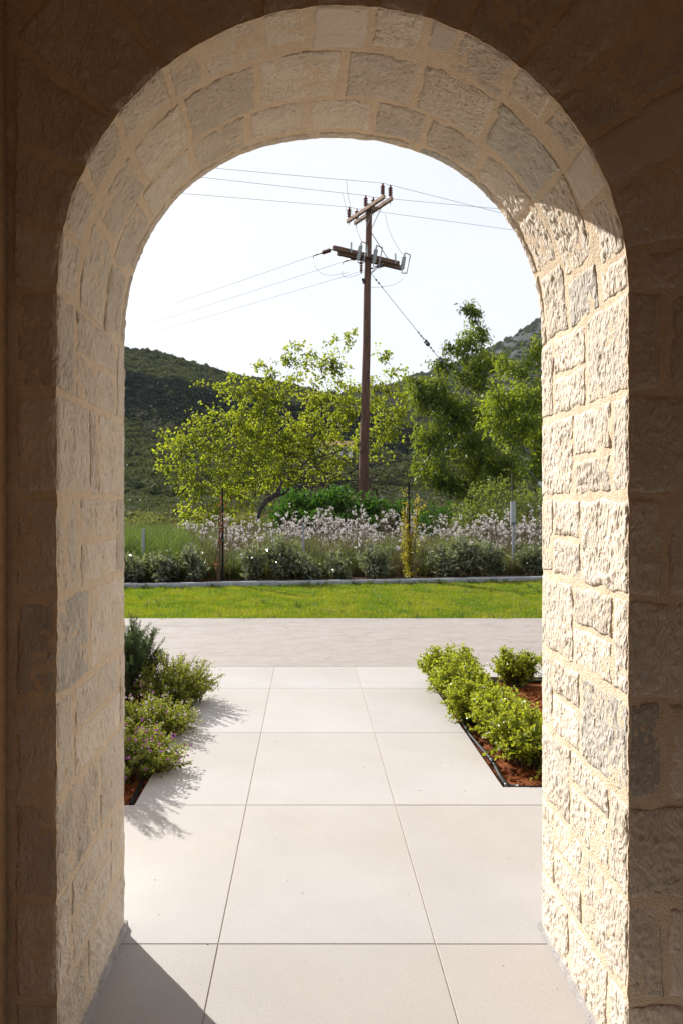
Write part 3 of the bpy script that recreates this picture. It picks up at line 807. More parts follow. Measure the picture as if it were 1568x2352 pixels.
def tree(name, label, cat, base, trunk_r, lobes, leafm, leaf_l, leaf_w, dens, seed, fork=0.35, droop=0.3, group=None, bark='bark', branch_vis=1.0, min_r=0.006, spray=1.0, sats=0):
    rng = np.random.default_rng(seed)
    base = np.asarray(base, float)
    root = empty(name, base)
    tag(root, label, cat, group)
    wood, fol = MB(), MB()
    if sats:
        extra = []
        for c, r_, w_ in lobes:
            r_ = np.asarray(r_, float)
            for _ in range(sats):
                d = rng.normal(size=3); d /= np.linalg.norm(d); d[2] = abs(d[2]) * .9 - .15
                extra.append((np.asarray(c, float) + d * r_ * rng.uniform(.8, 1.2), r_ * rng.uniform(.3, .5), w_ * .9))
        lobes = list(lobes) + extra
    cs = [np.asarray(l[0], float) for l in lobes]
    top = np.mean(cs, axis=0)
    forkp = base + (top - base) * np.array([fork * .8, fork * .8, fork]) + rng.normal(size=3) * .08
    tp = bez(base, (base + forkp) / 2 + rng.normal(size=3) * .15, forkp, 8)
    wood.tube(tp, np.linspace(trunk_r * 1.25, trunk_r * .85, 8), 9)
    skel = [(p, trunk_r * .85) for p in tp[4:]]
    order = sorted(range(len(cs)), key=lambda i: np.linalg.norm(cs[i] - forkp))
    for oi in order:
        c = cs[oi]; ctr, rad, *_r = lobes[oi]
        rad = np.asarray(rad, float)
        cost = [np.linalg.norm(c - p) * (1 if c[2] > p[2] - .3 else 1.25) + .30 * np.linalg.norm(p - forkp) for p, r in skel]
        sp0, sr = skel[int(np.argmin(cost))]
        ln = np.linalg.norm(c - sp0)
        mid = sp0 + (c - sp0) * .5 + np.array([0, 0, ln * .12]) + rng.normal(size=3) * ln * .14
        lp = bez(sp0, mid, c, 11)
        lp[1:-1] += np.cumsum(rng.normal(size=(9, 3)), 0) * ln * .012
        r0 = min(sr * .8, trunk_r * min(.62, .16 + .05 * np.linalg.norm(rad)) + .012 * ln)
        lr_ = np.linspace(r0, max(min_r, r0 * .25), 11)
        wood.tube(lp, lr_, 6)
        skel += [(lp[i], lr_[i]) for i in range(2, 11)]
        lp = lp[2:]
        wt = _r[0] if _r else 1.0
        nl = int(dens * wt * rad[0] * rad[2] * 1.5)
        ntw = max(6, nl // 11)
        d = rng.normal(size=(ntw, 3)); d /= np.linalg.norm(d, axis=1)[:, None]
        rr = rng.random(ntw) ** .36 * (0.80 + .55 * rng.random(ntw) ** 2 * spray)
        ends = c + d * rad * rr[:, None]
        st = lp[rng.integers(1, 9, ntw)]
        st = st + (ends - st) * (rng.random(ntw) * .35)[:, None]
        ctl = (st + ends) / 2 + rng.normal(size=(ntw, 3)) * np.linalg.norm(rad) * .10 + np.array([0, 0, .1])
        for q in range(ntw):
            if q % 4 == 0:
                wood.tube(bez(st[q], ctl[q], ends[q], 4), np.array([.013, .009, .006, .003]) * branch_vis, 3, caps=False)
        # leaves along the outer part of each twig
        tw = rng.integers(0, ntw, nl)
        t = (.60 + .42 * rng.random(nl))[:, None]
        pos = (1 - t) ** 2 * st[tw] + 2 * t * (1 - t) * ctl[tw] + t * t * ends[tw]
        dirn = ends[tw] - ctl[tw]
        dirn /= np.linalg.norm(dirn, axis=1)[:, None] + 1e-9
        sp = leaf_l * 1.3
        pos += rng.normal(size=(nl, 3)) * sp * .42
        ax = dirn * .6 + rng.normal(size=(nl, 3)) * .6; ax[:, 2] -= droop
        twt = rng.random(ntw)[tw]
        tint = np.clip(.55 * twt + .45 * rng.random(nl), 0, 1)
        sz = rng.uniform(.65, 1.25, nl)
        leaf_block(fol, pos, ax, leaf_l * sz, leaf_w * sz, rng, tint=tint, up=.4)
    #print('TREE', name, len(fol.V) and sum(len(v) for v in fol.V) // 4)
    o = wood.build('trunk', M[bark], root, smooth=True); o.location = -base
    o = fol.build('crown', M[leafm], root); o.location = -base
    return root
def lobe(x, y, D, rx, ry, ry_depth=None, wt=1.0):
    k = D / F
    return (P(x, y, D), (rx * k, (ry_depth if ry_depth else (rx + ry) * .5 * k), ry * k), wt)

# spreading fresh-green tree behind the pole
D0 = 26.5
ml = [(430,1020,-1.2,70,55),(395,1078,-1.6,46,24),(505,985,-1,80,66),(475,1100,-2,82,50),(560,1060,-1.5,85,60),(440,1190,-2.6,34,24),(470,1160,-2.4,50,40),
      (590,940,0,70,60),(535,885,0,60,28),(455,881,.2,22,7),(640,890,0,62,50),(690,825,0,48,34),(690,788,.2,20,12),(760,830,.6,54,40),(800,778,.8,30,22),
      (750,905,.8,75,60),(640,1000,0,80,60),(720,985,.8,75,60),(805,935,1.2,60,55),(880,815,1.6,32,16),(905,852,1.6,34,14),(865,900,1.6,52,40),(905,965,1.6,52,50),
      (790,1040,1.2,66,44),(870,1010,1.6,55,45),(630,1090,-.6,60,42),(540,1150,-1.8,50,30),(600,845,.2,24,16),(660,1045,.2,70,44),(725,1050,.8,60,44),(590,1010,-.6,70,50),(570,1120,-1.2,60,34),(680,1110,.2,50,26),(505,1195,-2.4,44,26),(745,1095,1.0,44,24),(930,910,1.6,30,40)]
tree('mulberry_tree', 'broad spreading tree with bright yellow-green spring leaves behind the wooden power pole', 'tree', (P(690, 1232, D0)[0], D0, 0.0), .26,
     [lobe(x, y, D0 + d, rx * 1.15, ry * 1.15, (rx + ry) * .26 * D0 / F, .7 if min(rx, ry) < 13 else 1.0) for x, y, d, rx, ry in ml], 'mulberry', .118, .088, 370, 3, fork=.33, droop=.35, branch_vis=1.0, sats=1)
# dark right-hand trees
D1 = 21.5
al = [(1080,722,0,26,32),(1088,785,0,38,38),(1052,806,0,40,28),(1012,835,0,28,26),(1095,860,0,72,50),(1000,905,-.3,55,50),(962,925,-.3,26,46),(1045,950,0,72,62),
      (985,1010,-.5,52,52),(1085,1035,0,75,66),(1003,1090,-.9,52,42),(1066,1120,-.5,66,44),(965,1075,-.4,26,30),(1140,950,.5,60,60),(1150,1080,.5,70,60),(940,880,-.2,14,18),(1120,830,.4,30,26)]
tree('almond_tree', 'tall dark green slender-leaved tree whose thin pointed top rises above the hill', 'tree', (P(1085, 1240, D1)[0], D1, 0.0), .17,
     [lobe(x, y, D1 + d, rx * .92, ry * .92, None, 1.15) for x, y, d, rx, ry in al], 'almond', .14, .042, 1700, 8, fork=.30, droop=.6, branch_vis=1.2, spray=1.5, sats=2)
D2 = 18.6
bl = [(1182,850,.4,46,38),(1235,815,.5,40,40),(1155,925,-.4,46,46),(1212,930,-.5,60,60),(1180,992,-.8,60,42),(1135,962,-.7,34,44),(1250,1005,0,60,60),(1245,1080,-.3,40,46),
      (1310,900,.2,70,80),(1300,1040,0,60,70),(1390,960,.3,70,90)]
tree('almond_tree', 'lighter green drooping-leaved tree standing beside the end of the guy wire', 'tree', (P(1275, 1260, D2)[0], D2, 0.0), .14,
     [lobe(x, y, D2 + d, rx * .95, ry * .95, None, 1.0) for x, y, d, rx, ry in bl], 'almond2', .14, .044, 1600, 12, fork=.30, droop=.6, branch_vis=1.0, spray=1.5, sats=2)

def shrub(name, label, cat, base, lobes, leafm, leaf_l, leaf_w, dens, seed, group=None, droop=.0, quad=False, up=.5, bark='bark2', spray=.8, stem_r=.006, flowers=None, root_spread=.7, contrast=1.0):
    """bush: stems from the base to points of the lobes, leaves round the outer stems"""
    rng = np.random.default_rng(seed)
    base = np.asarray(base, float)
    root = empty(name, base); tag(root, label, cat, group)
    wood, fol, flo = MB(), MB(), MB()
    for (c, rad, wt) in lobes:
        c, rad = np.asarray(c, float), np.asarray(rad, float)
        nl = int(dens * wt * (rad[0] * rad[2] * 2 + rad[0] * rad[1]))
        ns = max(5, nl // 22)
        d = rng.normal(size=(ns, 3)); d /= np.linalg.norm(d, axis=1)[:, None]; d[:, 2] = np.abs(d[:, 2]) * 1.0 - .25 * rng.random(ns)
        ends = c + d * rad * (rng.random(ns) ** .4 * (.75 + .35 * spray * rng.random(ns)))[:, None]
        b0 = base + np.stack([rng.normal(size=ns) * rad[0] * .25 + (c[0] - base[0]) * root_spread, rng.normal(size=ns) * rad[1] * .25 + (c[1] - base[1]) * root_spread, np.zeros(ns)], 1)
        ctl = (b0 + ends) / 2 + np.array([0, 0, 1.0]) * rad[2] * .25 + rng.normal(size=(ns, 3)) * .06 * rad
        for q in range(ns):
            if q % 3 == 0: wood.tube(bez(b0[q], ctl[q], ends[q], 5), np.linspace(stem_r, stem_r * .35, 5), 4, caps=False)
        tw = rng.integers(0, ns, nl)
        t = (.30 + .72 * rng.random(nl) ** .75)[:, None]
        pos = (1 - t) ** 2 * b0[tw] + 2 * t * (1 - t) * ctl[tw] + t * t * ends[tw]
        pos += rng.normal(size=(nl, 3)) * leaf_l * .45
        dirn = ends[tw] - ctl[tw]; dirn /= np.linalg.norm(dirn, axis=1)[:, None] + 1e-9
        ax = dirn * .7 + rng.normal(size=(nl, 3)) * .65; ax[:, 2] -= droop - .15
        sz = rng.uniform(.6, 1.25, nl)
        pos[:, 2] = np.maximum(pos[:, 2], base[2] + .01)
        leaf_block(fol, pos, ax, leaf_l * sz, leaf_w * sz, rng, tint=np.clip(.4 * rng.random(ns)[tw] + .6 * t[:, 0] * rng.random(nl) ** .6, 0, 1) ** contrast, up=up, quad=quad)  # tint rises towards stem ends, so outer leaves are painted top-lit
        if flowers:
            nf = int(flowers[1] * wt)
            fi = rng.integers(0, ns, nf)
            fp = ends[fi] + rng.normal(size=(nf, 3)) * .012
            for k in range(6):
                a = rng.normal(size=(nf, 3)); a[:, 2] += .5
                leaf_block(flo, fp, a, flowers[2], flowers[2] * .6, rng, up=.3)
    o = wood.build('stem', M[bark], root); o.location = -base
    o = fol.build('foliage', M[leafm], root); o.location = -base
    if flowers:
        o = flo.build('flower', M[flowers[0]], root); o.location = -base; o['kind'] = 'stuff'
    return root

# deep green bush at the foot of the pole
DB = 19.5
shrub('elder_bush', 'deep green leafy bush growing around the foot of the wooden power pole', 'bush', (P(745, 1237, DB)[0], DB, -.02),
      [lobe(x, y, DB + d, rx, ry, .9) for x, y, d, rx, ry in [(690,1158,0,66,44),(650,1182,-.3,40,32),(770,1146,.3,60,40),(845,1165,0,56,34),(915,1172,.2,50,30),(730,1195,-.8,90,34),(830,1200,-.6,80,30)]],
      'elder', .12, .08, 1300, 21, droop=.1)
DU = 15.8
shrub('undergrowth_bush', 'pale yellow-green bush below the dark trees near the steel rod post', 'bush', (P(1120, 1270, DU)[0], DU, -.02),
      [lobe(x, y, DU + d, rx, ry, .6) for x, y, d, rx, ry in [(1095,1130,0,30,36),(1140,1115,.3,34,30),(1190,1140,.4,40,36),(1060,1170,.2,34,26),(1120,1180,-.3,70,28),(1230,1150,.5,36,40)]],
      'brush', .08, .038, 1300, 22, spray=1.4)
DU2 = 17.2
shrub('undergrowth_bush', 'olive green low bush between the pole and the dark almond trees', 'bush', (P(985, 1260, DU2)[0], DU2, -.02),
      [lobe(x, y, DU2 + d, rx, ry, .7) for x, y, d, rx, ry in [(960,1180,.4,36,26),(1010,1170,.5,36,26),(985,1200,0,60,22)]], 'elder', .08, .04, 1300, 23)
# leaning dark dead limb under the spreading tree
def dead_limb():
    root = empty('dead_limb', P(600, 1190, 24.2)); tag(root, 'crooked black dead limb drooping to the grass below the yellow-green tree', 'branch')
    b = P(600, 1190, 24.2)
    mb = MB()
    pts = np.array([P(x, y, D) for x, y, D in [(592,1196,24.2),(598,1172,24.3),(612,1150,24.5),(636,1134,24.8),(665,1128,25.4),(690,1120,26.2)]])
    mb.tube(pts, [.055, .07, .085, .10, .12, .14], 7)
    mb.tube(np.array([P(x, y, D) for x, y, D in [(636,1134,24.8),(648,1108,25),(640,1090,25.1)]]), [.07, .05, .03], 6)
    mb.tube(np.array([P(x, y, D) for x, y, D in [(592,1196,24.2),(586,1186,24.1),(580,1190,24.1)]]), [.05, .03, .012], 5)
    o = mb.build('bough', M['bark'], root, smooth=True); o.location = -b
    mb = MB(); rng = np.random.default_rng(77)
    for k in range(90):
        x = rng.uniform(640, 930); y = rng.uniform(1040, 1130); D = 26.6 + rng.normal() * .6
        p0 = P(x, y, D); p2 = p0 + np.array([rng.normal() * .9, rng.normal() * .4, rng.normal() * .45 - .15])
        mb.tube(bez(p0, (p0 + p2) / 2 + rng.normal(size=3) * .2, p2, 5), np.linspace(rng.uniform(.012, .035), .005, 5), 5, caps=False)
    o = mb.build('twig', M['bark'], root, smooth=True); o.location = -b
dead_limb()

# ------------------------------------------------------------------ scatter (geometry nodes) for uncountable growth
def scatter(name, pts, rot, scale, kinds, protos):
    me = bpy.data.meshes.new(name)
    me.from_pydata([tuple(p) for p in pts], [], [])
    for an, arr in (('rz', rot), ('sc', scale)):
        me.attributes.new(an, 'FLOAT', 'POINT').data.foreach_set('value', np.asarray(arr, dtype=np.float32))
    me.attributes.new('pick', 'INT', 'POINT').data.foreach_set('value', np.asarray(kinds, dtype=np.int32))
    o = bpy.data.objects.new(name, me); COL.objects.link(o)
    ng = bpy.data.node_groups.new(name, 'GeometryNodeTree')
    ng.interface.new_socket('Geometry', in_out='INPUT', socket_type='NodeSocketGeometry')
    ng.interface.new_socket('Geometry', in_out='OUTPUT', socket_type='NodeSocketGeometry')
    n, l = ng.nodes, ng.links
    gi, go, jn = n.new('NodeGroupInput'), n.new('NodeGroupOutput'), n.new('GeometryNodeJoinGeometry')
    def attr(nm, ty):
        a = n.new('GeometryNodeInputNamedAttribute'); a.data_type = ty; a.inputs['Name'].default_value = nm; return a
    rz, scn, pk = attr('rz', 'FLOAT'), attr('sc', 'FLOAT'), attr('pick', 'INT')
    cx = n.new('ShaderNodeCombineXYZ'); l.new(rz.outputs['Attribute'], cx.inputs['Z'])
    for k, pr in enumerate(protos):
        ip = n.new('GeometryNodeInstanceOnPoints'); oi = n.new('GeometryNodeObjectInfo'); oi.inputs['Object'].default_value = pr
        oi.inputs['As Instance'].default_value = True
        cm = n.new('FunctionNodeCompare'); cm.data_type = 'INT'; cm.operation = 'EQUAL'
        l.new(pk.outputs['Attribute'], cm.inputs[2]); cm.inputs[3].default_value = k
        l.new(gi.outputs[0], ip.inputs['Points']); l.new(cm.outputs['Result'], ip.inputs['Selection'])
        l.new(oi.outputs['Geometry'], ip.inputs['Instance']); l.new(cx.outputs['Vector'], ip.inputs['Rotation']); l.new(scn.outputs['Attribute'], ip.inputs['Scale'])
        l.new(ip.outputs['Instances'], jn.inputs['Geometry'])
    l.new(jn.outputs['Geometry'], go.inputs[0])
    md = o.modifiers.new('scatter', 'NODES'); md.node_group = ng
    return o
def proto(mb, name, mat):
    o = mb.build(name, mat); COL.objects.unlink(o); return o

M['shaded_scrub'] = leaf_mat('shaded_scrub_leaf', (0.010, 0.018, 0.010), (0.030, 0.042, 0.022), (0.03, 0.05, 0.02), 0.1, 0.6, 0.15, rand_instance=True)  # darker copy of the scrub, the slope's shade put into its colour
M['scrub'] = leaf_mat('scrub_leaf', (0.022, 0.036, 0.014), (0.13, 0.14, 0.055), (0.14, 0.16, 0.04), 0.25, 0.6, 0.2, rand_instance=True)
M['olive'] = leaf_mat('olive_leaf', (0.05, 0.065, 0.035), (0.13, 0.14, 0.085), (0.14, 0.16, 0.06), 0.2, 0.6, 0.3, rand_instance=True)
def clump(seed, n, r, h, leaf):
    rng = np.random.default_rng(seed)
    d = rng.normal(size=(n, 3)); d /= np.linalg.norm(d, axis=1)[:, None]; d[:, 2] = np.abs(d[:, 2])
    lump = np.array([1 + .3 * mnoise.noise(tuple(q * 2.0 + seed)) for q in d])
    pos = d * np.array([r, r, h]) * (rng.random(n) ** .25 * lump)[:, None]
    mb = MB(); leaf_block(mb, pos, d + rng.normal(size=(n, 3)) * .7, leaf, leaf * .8, rng, up=.3); return mb
sp = [proto(clump(1, 340, 1.0, 1.1, .34), 'scrub_bush_one', M['scrub']), proto(clump(2, 340, 1.1, .8, .32), 'scrub_bush_two', M['scrub']), proto(clump(3, 300, .9, 1.3, .36), 'scrub_bush_three', M['scrub']), proto(clump(4, 340, 1.0, 1.2, .34), 'shaded_bush', M['shaded_scrub'])]
rng = np.random.default_rng(40)
pts, scl, kd = [], [], []
for k in range(26000):
    u = rng.uniform(-.75, .35); D = math.sqrt(rng.uniform(82 ** 2, 275 ** 2))
    z = hill_z(u, D, RL, LPROF, 1.6, .035)
    x = u * D
    dens = mnoise.noise((x * .03, D * .03, 4.4))
    if dens < -.3 and rng.random() < .45: continue
    pts.append((x, D, z - .2)); scl.append(rng.uniform(.45, 1.35) * (1 + .5 * (rng.random() < .06)) * (1.25 if 178 < D < 208 else 1))
    shade_band = 172 + 8 * mnoise.noise((x * .05, 1, 1)) < D < 212 + 9 * mnoise.noise((x * .06, 7, 1))  # steep band of the hill that gets the shade-coloured bushes
    kd.append(3 if (shade_band and rng.random() < .93) else int(rng.integers(0, 3)))
n = len(pts)
tag(scatter('hillside_scrub', pts, rng.uniform(0, 6.3, n), scl, kd, sp), 'dark green scrub covering the hillside left of the power pole', 'scrub', kind='stuff')
pts, scl = [], []
for k in range(16000):
    u = rng.uniform(-.25, .75); D = math.sqrt(rng.uniform(300 ** 2, 680 ** 2))
    if interp(u, RL) > .97 * interp(u, RM) * interp(D, MPROF): continue
    z = hill_z(u, D, RM, MPROF, 7.0, .016); x = u * D
    if rng.random() < rockiness(u, D, x) * 1.45: continue
    pts.append((x, D, z - .3)); scl.append(rng.uniform(1.0, 2.6))
n = len(pts)
tag(scatter('mountain_scrub', pts, rng.uniform(0, 6.3, n), scl, rng.integers(0, 3, n), sp), 'patchy green scrub on the grey rocky mountain', 'scrub', kind='stuff')

def base_dist(x, row):
    """distance at which the land (field or hillside) is seen at this row"""
    u = (x - VX) / F
    for D in np.arange(20, 260, .5):
        z = 0 if D < 35 else (D - 35) * .012
        if D > 73: z = max(z, hill_z(u, D, RL, LPROF, 1.6, .035))
        if VY - (z - CAMH) / D * F <= row: return D, z
    return 260, 50
M['whitewash'] = simple('whitewash', (0.45, 0.45, 0.46), .9, var=.05)
M['rooftile'] = simple('clay_roof', (0.20, 0.095, 0.06), .9, var=.2, scale=3)
M['glass'] = simple('dark_window', (0.02, 0.022, 0.025), .2)
def house(lab, u, D, w, d, h):
    z = hill_z(u, D, RL, LPROF, 1.6, .035) - .6; x = u * D
    root = empty('farmhouse', (x, D, z)); tag(root, lab, 'house')
    MB().box((0, 0, h / 2), (w, d, h)).build('wall', M['whitewash'], root)
    r = MB().add([(-w/2-.3, -d/2-.3, h), (w/2+.3, -d/2-.3, h), (w/2+.3, d/2+.3, h), (-w/2-.3, d/2+.3, h), (-w/2-.3, 0, h+1.4), (w/2+.3, 0, h+1.4)],
                 [[0, 1, 5, 4], [2, 3, 4, 5], [3, 2, 1, 0]]); r.Fs.append((np.array([[0, 4, 3], [1, 2, 5]]), 0)); r.build('roof', M['rooftile'], root)
    for q in (-.3, .3): MB().box((q * w, -d / 2 - .01, h * .55), (.9, .08, 1.1)).build('window', M['glass'], root)
    MB().box((0, -d / 2 - .01, 1.0), (.9, .08, 2.0)).build('door', M['glass'], root)
house('small white farmhouse with a clay roof glimpsed through the tree left of the pole', .036, 150, 7.5, 6, 3.4)
M['olive_tree'] = leaf_mat('grey_olive_foliage', (0.055, 0.055, 0.032), (0.12, 0.115, 0.07), (0.12, 0.12, 0.05), .2, .6, .2)
M['dark_shrub'] = leaf_mat('dusky_green_foliage', (0.022, 0.034, 0.018), (0.06, 0.075, 0.04), (0.07, 0.10, 0.03), .2, .6, .2)
def fartree(lab, x, top, row, rx, leafm, seed, dens=1.0, L=None, trunk=.12):
    D, z0 = base_dist(x, row); k = D / F; X = (x - VX) / F * D
    h = (row - top) * k; ry = h * (1 - trunk) / 2; zc = z0 + h * trunk + ry
    L = L or 3.4 * k
    rngf = np.random.default_rng(seed)
    lo = [((X + rngf.normal() * rx * k * .42, D + rngf.normal() * rx * k * .4, zc + rngf.normal() * ry * .40), (rx * k * .5, rx * k * .5, ry * .5), 1.0) for _ in range(9)]
    tree('olive_tree', lab, 'tree', (X, D, z0 - .1), .02 * h + .05, lo, leafm, L, L * .65, dens * 1.6 / (L * L), seed, fork=.3, droop=.1, group='trees of the middle distance')
fartree('grey-brown feathery tree below the dark slope left of the spreading tree', 362, 938, 1032, 34, 'olive_tree', 501, .8)
fartree('small round grey-green tree above the feathery grey-brown one', 322, 932, 972, 19, 'olive_tree', 502)
fartree('rounded olive tree beside the feathery grey-brown one', 400, 958, 1000, 22, 'olive_tree', 503)
fartree('dark clipped-looking bush in front of the brown terrace', 306, 1020, 1062, 30, 'dark_shrub', 504, 1.2)
fartree('round dark bush near the pale field wall', 374, 1028, 1066, 20, 'dark_shrub', 505, 1.2)
fartree('low dark bramble mound at the back of the meadow', 318, 1088, 1138, 50, 'dark_shrub', 506, 1.2)
fartree('black-green thicket under the hanging branches', 405, 1100, 1142, 52, 'dark_shrub', 507, 1.2)
Dw, zw = base_dist(341, 1047)
o = MB().box((0, 0, 0), (1.9, .3, 1.2)).build('field_wall', simple('pale_concrete', (.30, .27, .24), .9)); o.location = ((341 - VX) / F * Dw, Dw, zw + .2); tag(o, 'short low pale concrete wall among the dark bushes of the field', 'wall')

# meadow: tall grass, weeds, dry stalks
M['grass'] = leaf_mat('meadow_grass', (0.026, 0.050, 0.012), (0.095, 0.125, 0.026), (0.19, 0.27, 0.04), 0.4, 0.5, 0.3, rand_instance=True)
M['dry'] = leaf_mat('dry_grass', (0.10, 0.075, 0.045), (0.24, 0.18, 0.10), (0.26, 0.18, 0.09), 0.3, 0.8, 0.1, rand_instance=True)
M['weed'] = leaf_mat('weed_leaf', (0.06, 0.085, 0.02), (0.15, 0.17, 0.05), (0.26, 0.30, 0.06), 0.35, 0.6, 0.2, rand_instance=True)
def tuft(seed, n, r, h, w, lean=.3):
    rng = np.random.default_rng(seed)
    p = np.stack([rng.normal(size=n) * r, rng.normal(size=n) * r, np.zeros(n)], 1)
    hh = h * rng.uniform(.5, 1.15, n)
    ln = rng.normal(size=(n, 2)) * lean
    mid = p + np.stack([ln[:, 0] * hh * .3, ln[:, 1] * hh * .3, hh * .55], 1)
    tip = p + np.stack([ln[:, 0] * hh, ln[:, 1] * hh, hh * (1 - .3 * np.abs(ln).sum(1).clip(0, 1))], 1)
    th = rng.uniform(0, math.pi, n); s = np.stack([np.cos(th), np.sin(th), np.zeros(n)], 1) * w * .5
    V = np.stack([p - s, p + s, mid + s * .8, mid - s * .8, tip], 1).reshape(-1, 3)
    b = np.arange(n)[:, None] * 5
    mb = MB(); mb.add(V, b + np.array([[0, 1, 2, 3]]), 0, np.repeat(rng.random(n), 5)); mb.Fs.append((b + np.array([[3, 2, 4]]), 0))
    return mb
gp = [proto(tuft(11, 44, .13, .80, .018, .22), 'grass_tuft_one', M['grass']), proto(tuft(12, 40, .15, .62, .017, .4), 'grass_tuft_two', M['grass']),
      proto(tuft(13, 44, .15, .70, .010, .25), 'dry_tuft', M['dry']), proto(clump(14, 140, .26, .35, .09), 'weed_tuft', M['weed'])]
pts, scl, kd = [], [], []
for k in range(15000):
    D = 11.0 + 20 * rng.random() ** 1.7; u = rng.uniform(-.55, .62); x = u * D
    if D < kerbY(x) + .75: continue
    px = VX + u * F
    green = px < 420 + 60 * mnoise.noise((x, D, 0))
    dn = mnoise.noise((x * .6, D * .6, 2))
    r = rng.random()
    if green and D < 18: kk = 0 if r < .55 else (1 if r < .93 else 3)
    elif D < 18: kk = 0 if r < .12 + .15 * dn else (1 if r < .36 else (2 if r < .84 else 3))
    else: kk = 3 if r < .5 + .4 * dn else (2 if r < .7 else 1)
    z = 0.0 if D < 14 else -.05 + min(1, (D - 14) / 20) * .2 * mnoise.noise((x * .12, D * .12, 0))
    pts.append((x, D, z)); scl.append(rng.uniform(.6, 1.1) * (.72 if D < kerbY(x) + 1.2 else 1) * (1 if green else .85)); kd.append(kk)
n = len(pts)
tag(scatter('meadow_grass', pts, rng.uniform(0, 6.3, n), scl, kd, gp), 'tall green and dry meadow grass behind the wire fence', 'grass', kind='stuff')
wp = [proto(clump(15, 260, .8, .8, .16), 'field_bush_one', M['scrub']), proto(clump(16, 260, .7, .6, .15), 'field_bush_two', M['weed']), proto(tuft(17, 90, .5, .8, .03), 'field_dry_grass', M['dry']), proto(clump(18, 240, .8, .9, .15), 'field_olive', M['olive'])]
pts, scl, kd = [], [], []
for k in range(5200):
    D = 28 + 70 * rng.random() ** 1.3; u = rng.uniform(-.6, .65); x = u * D
    dn = mnoise.noise((x * .09, D * .09, 6.1)); r = rng.random()
    if D < 46 and dn < .05: kk = 2 if r < .55 else 1
    elif dn > .1: kk = 0 if r < .7 else 3
    else: kk = [1, 2, 0, 3][int(r * 4)]
    z = (D - 35) * .012 if D > 35 else 0
    if D > 73: z = max(z, hill_z(u, D, RL, LPROF, 1.6, .035))
    if kk in (0, 3) and D < 34: kk = 1
    pts.append((x, D, z - .2)); scl.append(rng.uniform(.6, 1.3) * (1.4 if D > 55 else 1)); kd.append(kk)
n = len(pts)
tag(scatter('field_undergrowth', pts, rng.uniform(0, 6.3, n), scl, kd, wp), 'mixed olive bushes and dry grass of the far field below the hill', 'undergrowth', kind='stuff')

# lawn blades
M['lawn'] = None
def lawn_material():
    m, n, l = new_mat('lawn_blade')
    out = N(n, 'ShaderNodeOutputMaterial'); b = N(n, 'ShaderNodeBsdfPrincipled', Roughness=0.5); b.inputs['Specular IOR Level'].default_value = 0.3
    g = N(n, 'ShaderNodeNewGeometry'); at = N(n, 'ShaderNodeAttribute', attribute_name='tint')
    n1 = N(n, 'ShaderNodeTexNoise', Scale=1.7, Detail=7.0, Roughness=.74); l.new(g.outputs['Position'], n1.inputs['Vector'])
    ad = N(n, 'ShaderNodeMath', operation='MULTIPLY_ADD'); l.new(at.outputs['Fac'], ad.inputs[0]); ad.inputs[1].default_value = .22
    sb = N(n, 'ShaderNodeMath', operation='SUBTRACT'); l.new(n1.outputs['Fac'], sb.inputs[0]); sb.inputs[1].default_value = .11; l.new(sb.outputs[0], ad.inputs[2])
    r = ramp(n, [(0.36, (0.045, 0.105, 0.012)), (0.5, (0.10, 0.155, 0.014)), (0.62, (0.18, 0.19, 0.022)), (0.72, (0.26, 0.21, 0.07))])
    r2 = ramp(n, [(0.36, (0.15, 0.28, 0.013)), (0.5, (0.33, 0.40, 0.013)), (0.7, (0.46, 0.43, 0.028))])
    l.new(ad.outputs[0], r.inputs['Fac']); l.new(ad.outputs[0], r2.inputs['Fac']); l.new(r.outputs['Color'], b.inputs['Base Color'])
    t = N(n, 'ShaderNodeBsdfTranslucent'); l.new(r2.outputs['Color'], t.inputs['Color'])
    ms = N(n, 'ShaderNodeMixShader'); ms.inputs['Fac'].default_value = .45
    l.new(b.outputs['BSDF'], ms.inputs[1]); l.new(t.outputs['BSDF'], ms.inputs[2]); l.new(ms.outputs['Shader'], out.inputs['Surface'])
    return m
M['lawn'] = lawn_material()
def lawn_patch(seed):
    rng = np.random.default_rng(seed); n = 330
    p = np.stack([rng.uniform(-.14, .14, n), rng.uniform(-.14, .14, n), np.zeros(n)], 1)
    hh = .034 * rng.uniform(.5, 1.25, n); hh[rng.random(n) < .03] *= 1.8
    ln = rng.normal(size=(n, 2)) * .45
    tip = p + np.stack([ln[:, 0] * hh, ln[:, 1] * hh, hh], 1)
    th = rng.uniform(0, math.pi, n); s = np.stack([np.cos(th), np.sin(th), np.zeros(n)], 1) * .0035
    V = np.stack([p - s, p + s, tip], 1).reshape(-1, 3)
    b = np.arange(n)[:, None] * 3
    return MB().add(V, b + np.array([[0, 1, 2]]), 0, np.repeat(rng.random(n), 3))
lp_ = [proto(lawn_patch(s), 'lawn_patch', M['lawn']) for s in (1, 2, 3)]
pts = []
xx = -5.2
while xx < 6.6:
    yy = YLAWN + .12
    while yy < kerbY(xx) - .02:
        pts.append((xx + rng.uniform(-.03, .03), yy + rng.uniform(-.02, .03), -.018)); yy += .17
    xx += .17
n = len(pts)
tag(scatter('lawn_grass', pts, rng.uniform(0, 6.3, n), [rng.uniform(.8, 1.1) * (1 + .35 * mnoise.noise((p[0] * 2.2, p[1] * 2.2, 0))) for p in pts], rng.integers(0, 3, n), lp_), 'short bright green lawn between the path and the kerb', 'grass', kind='stuff')

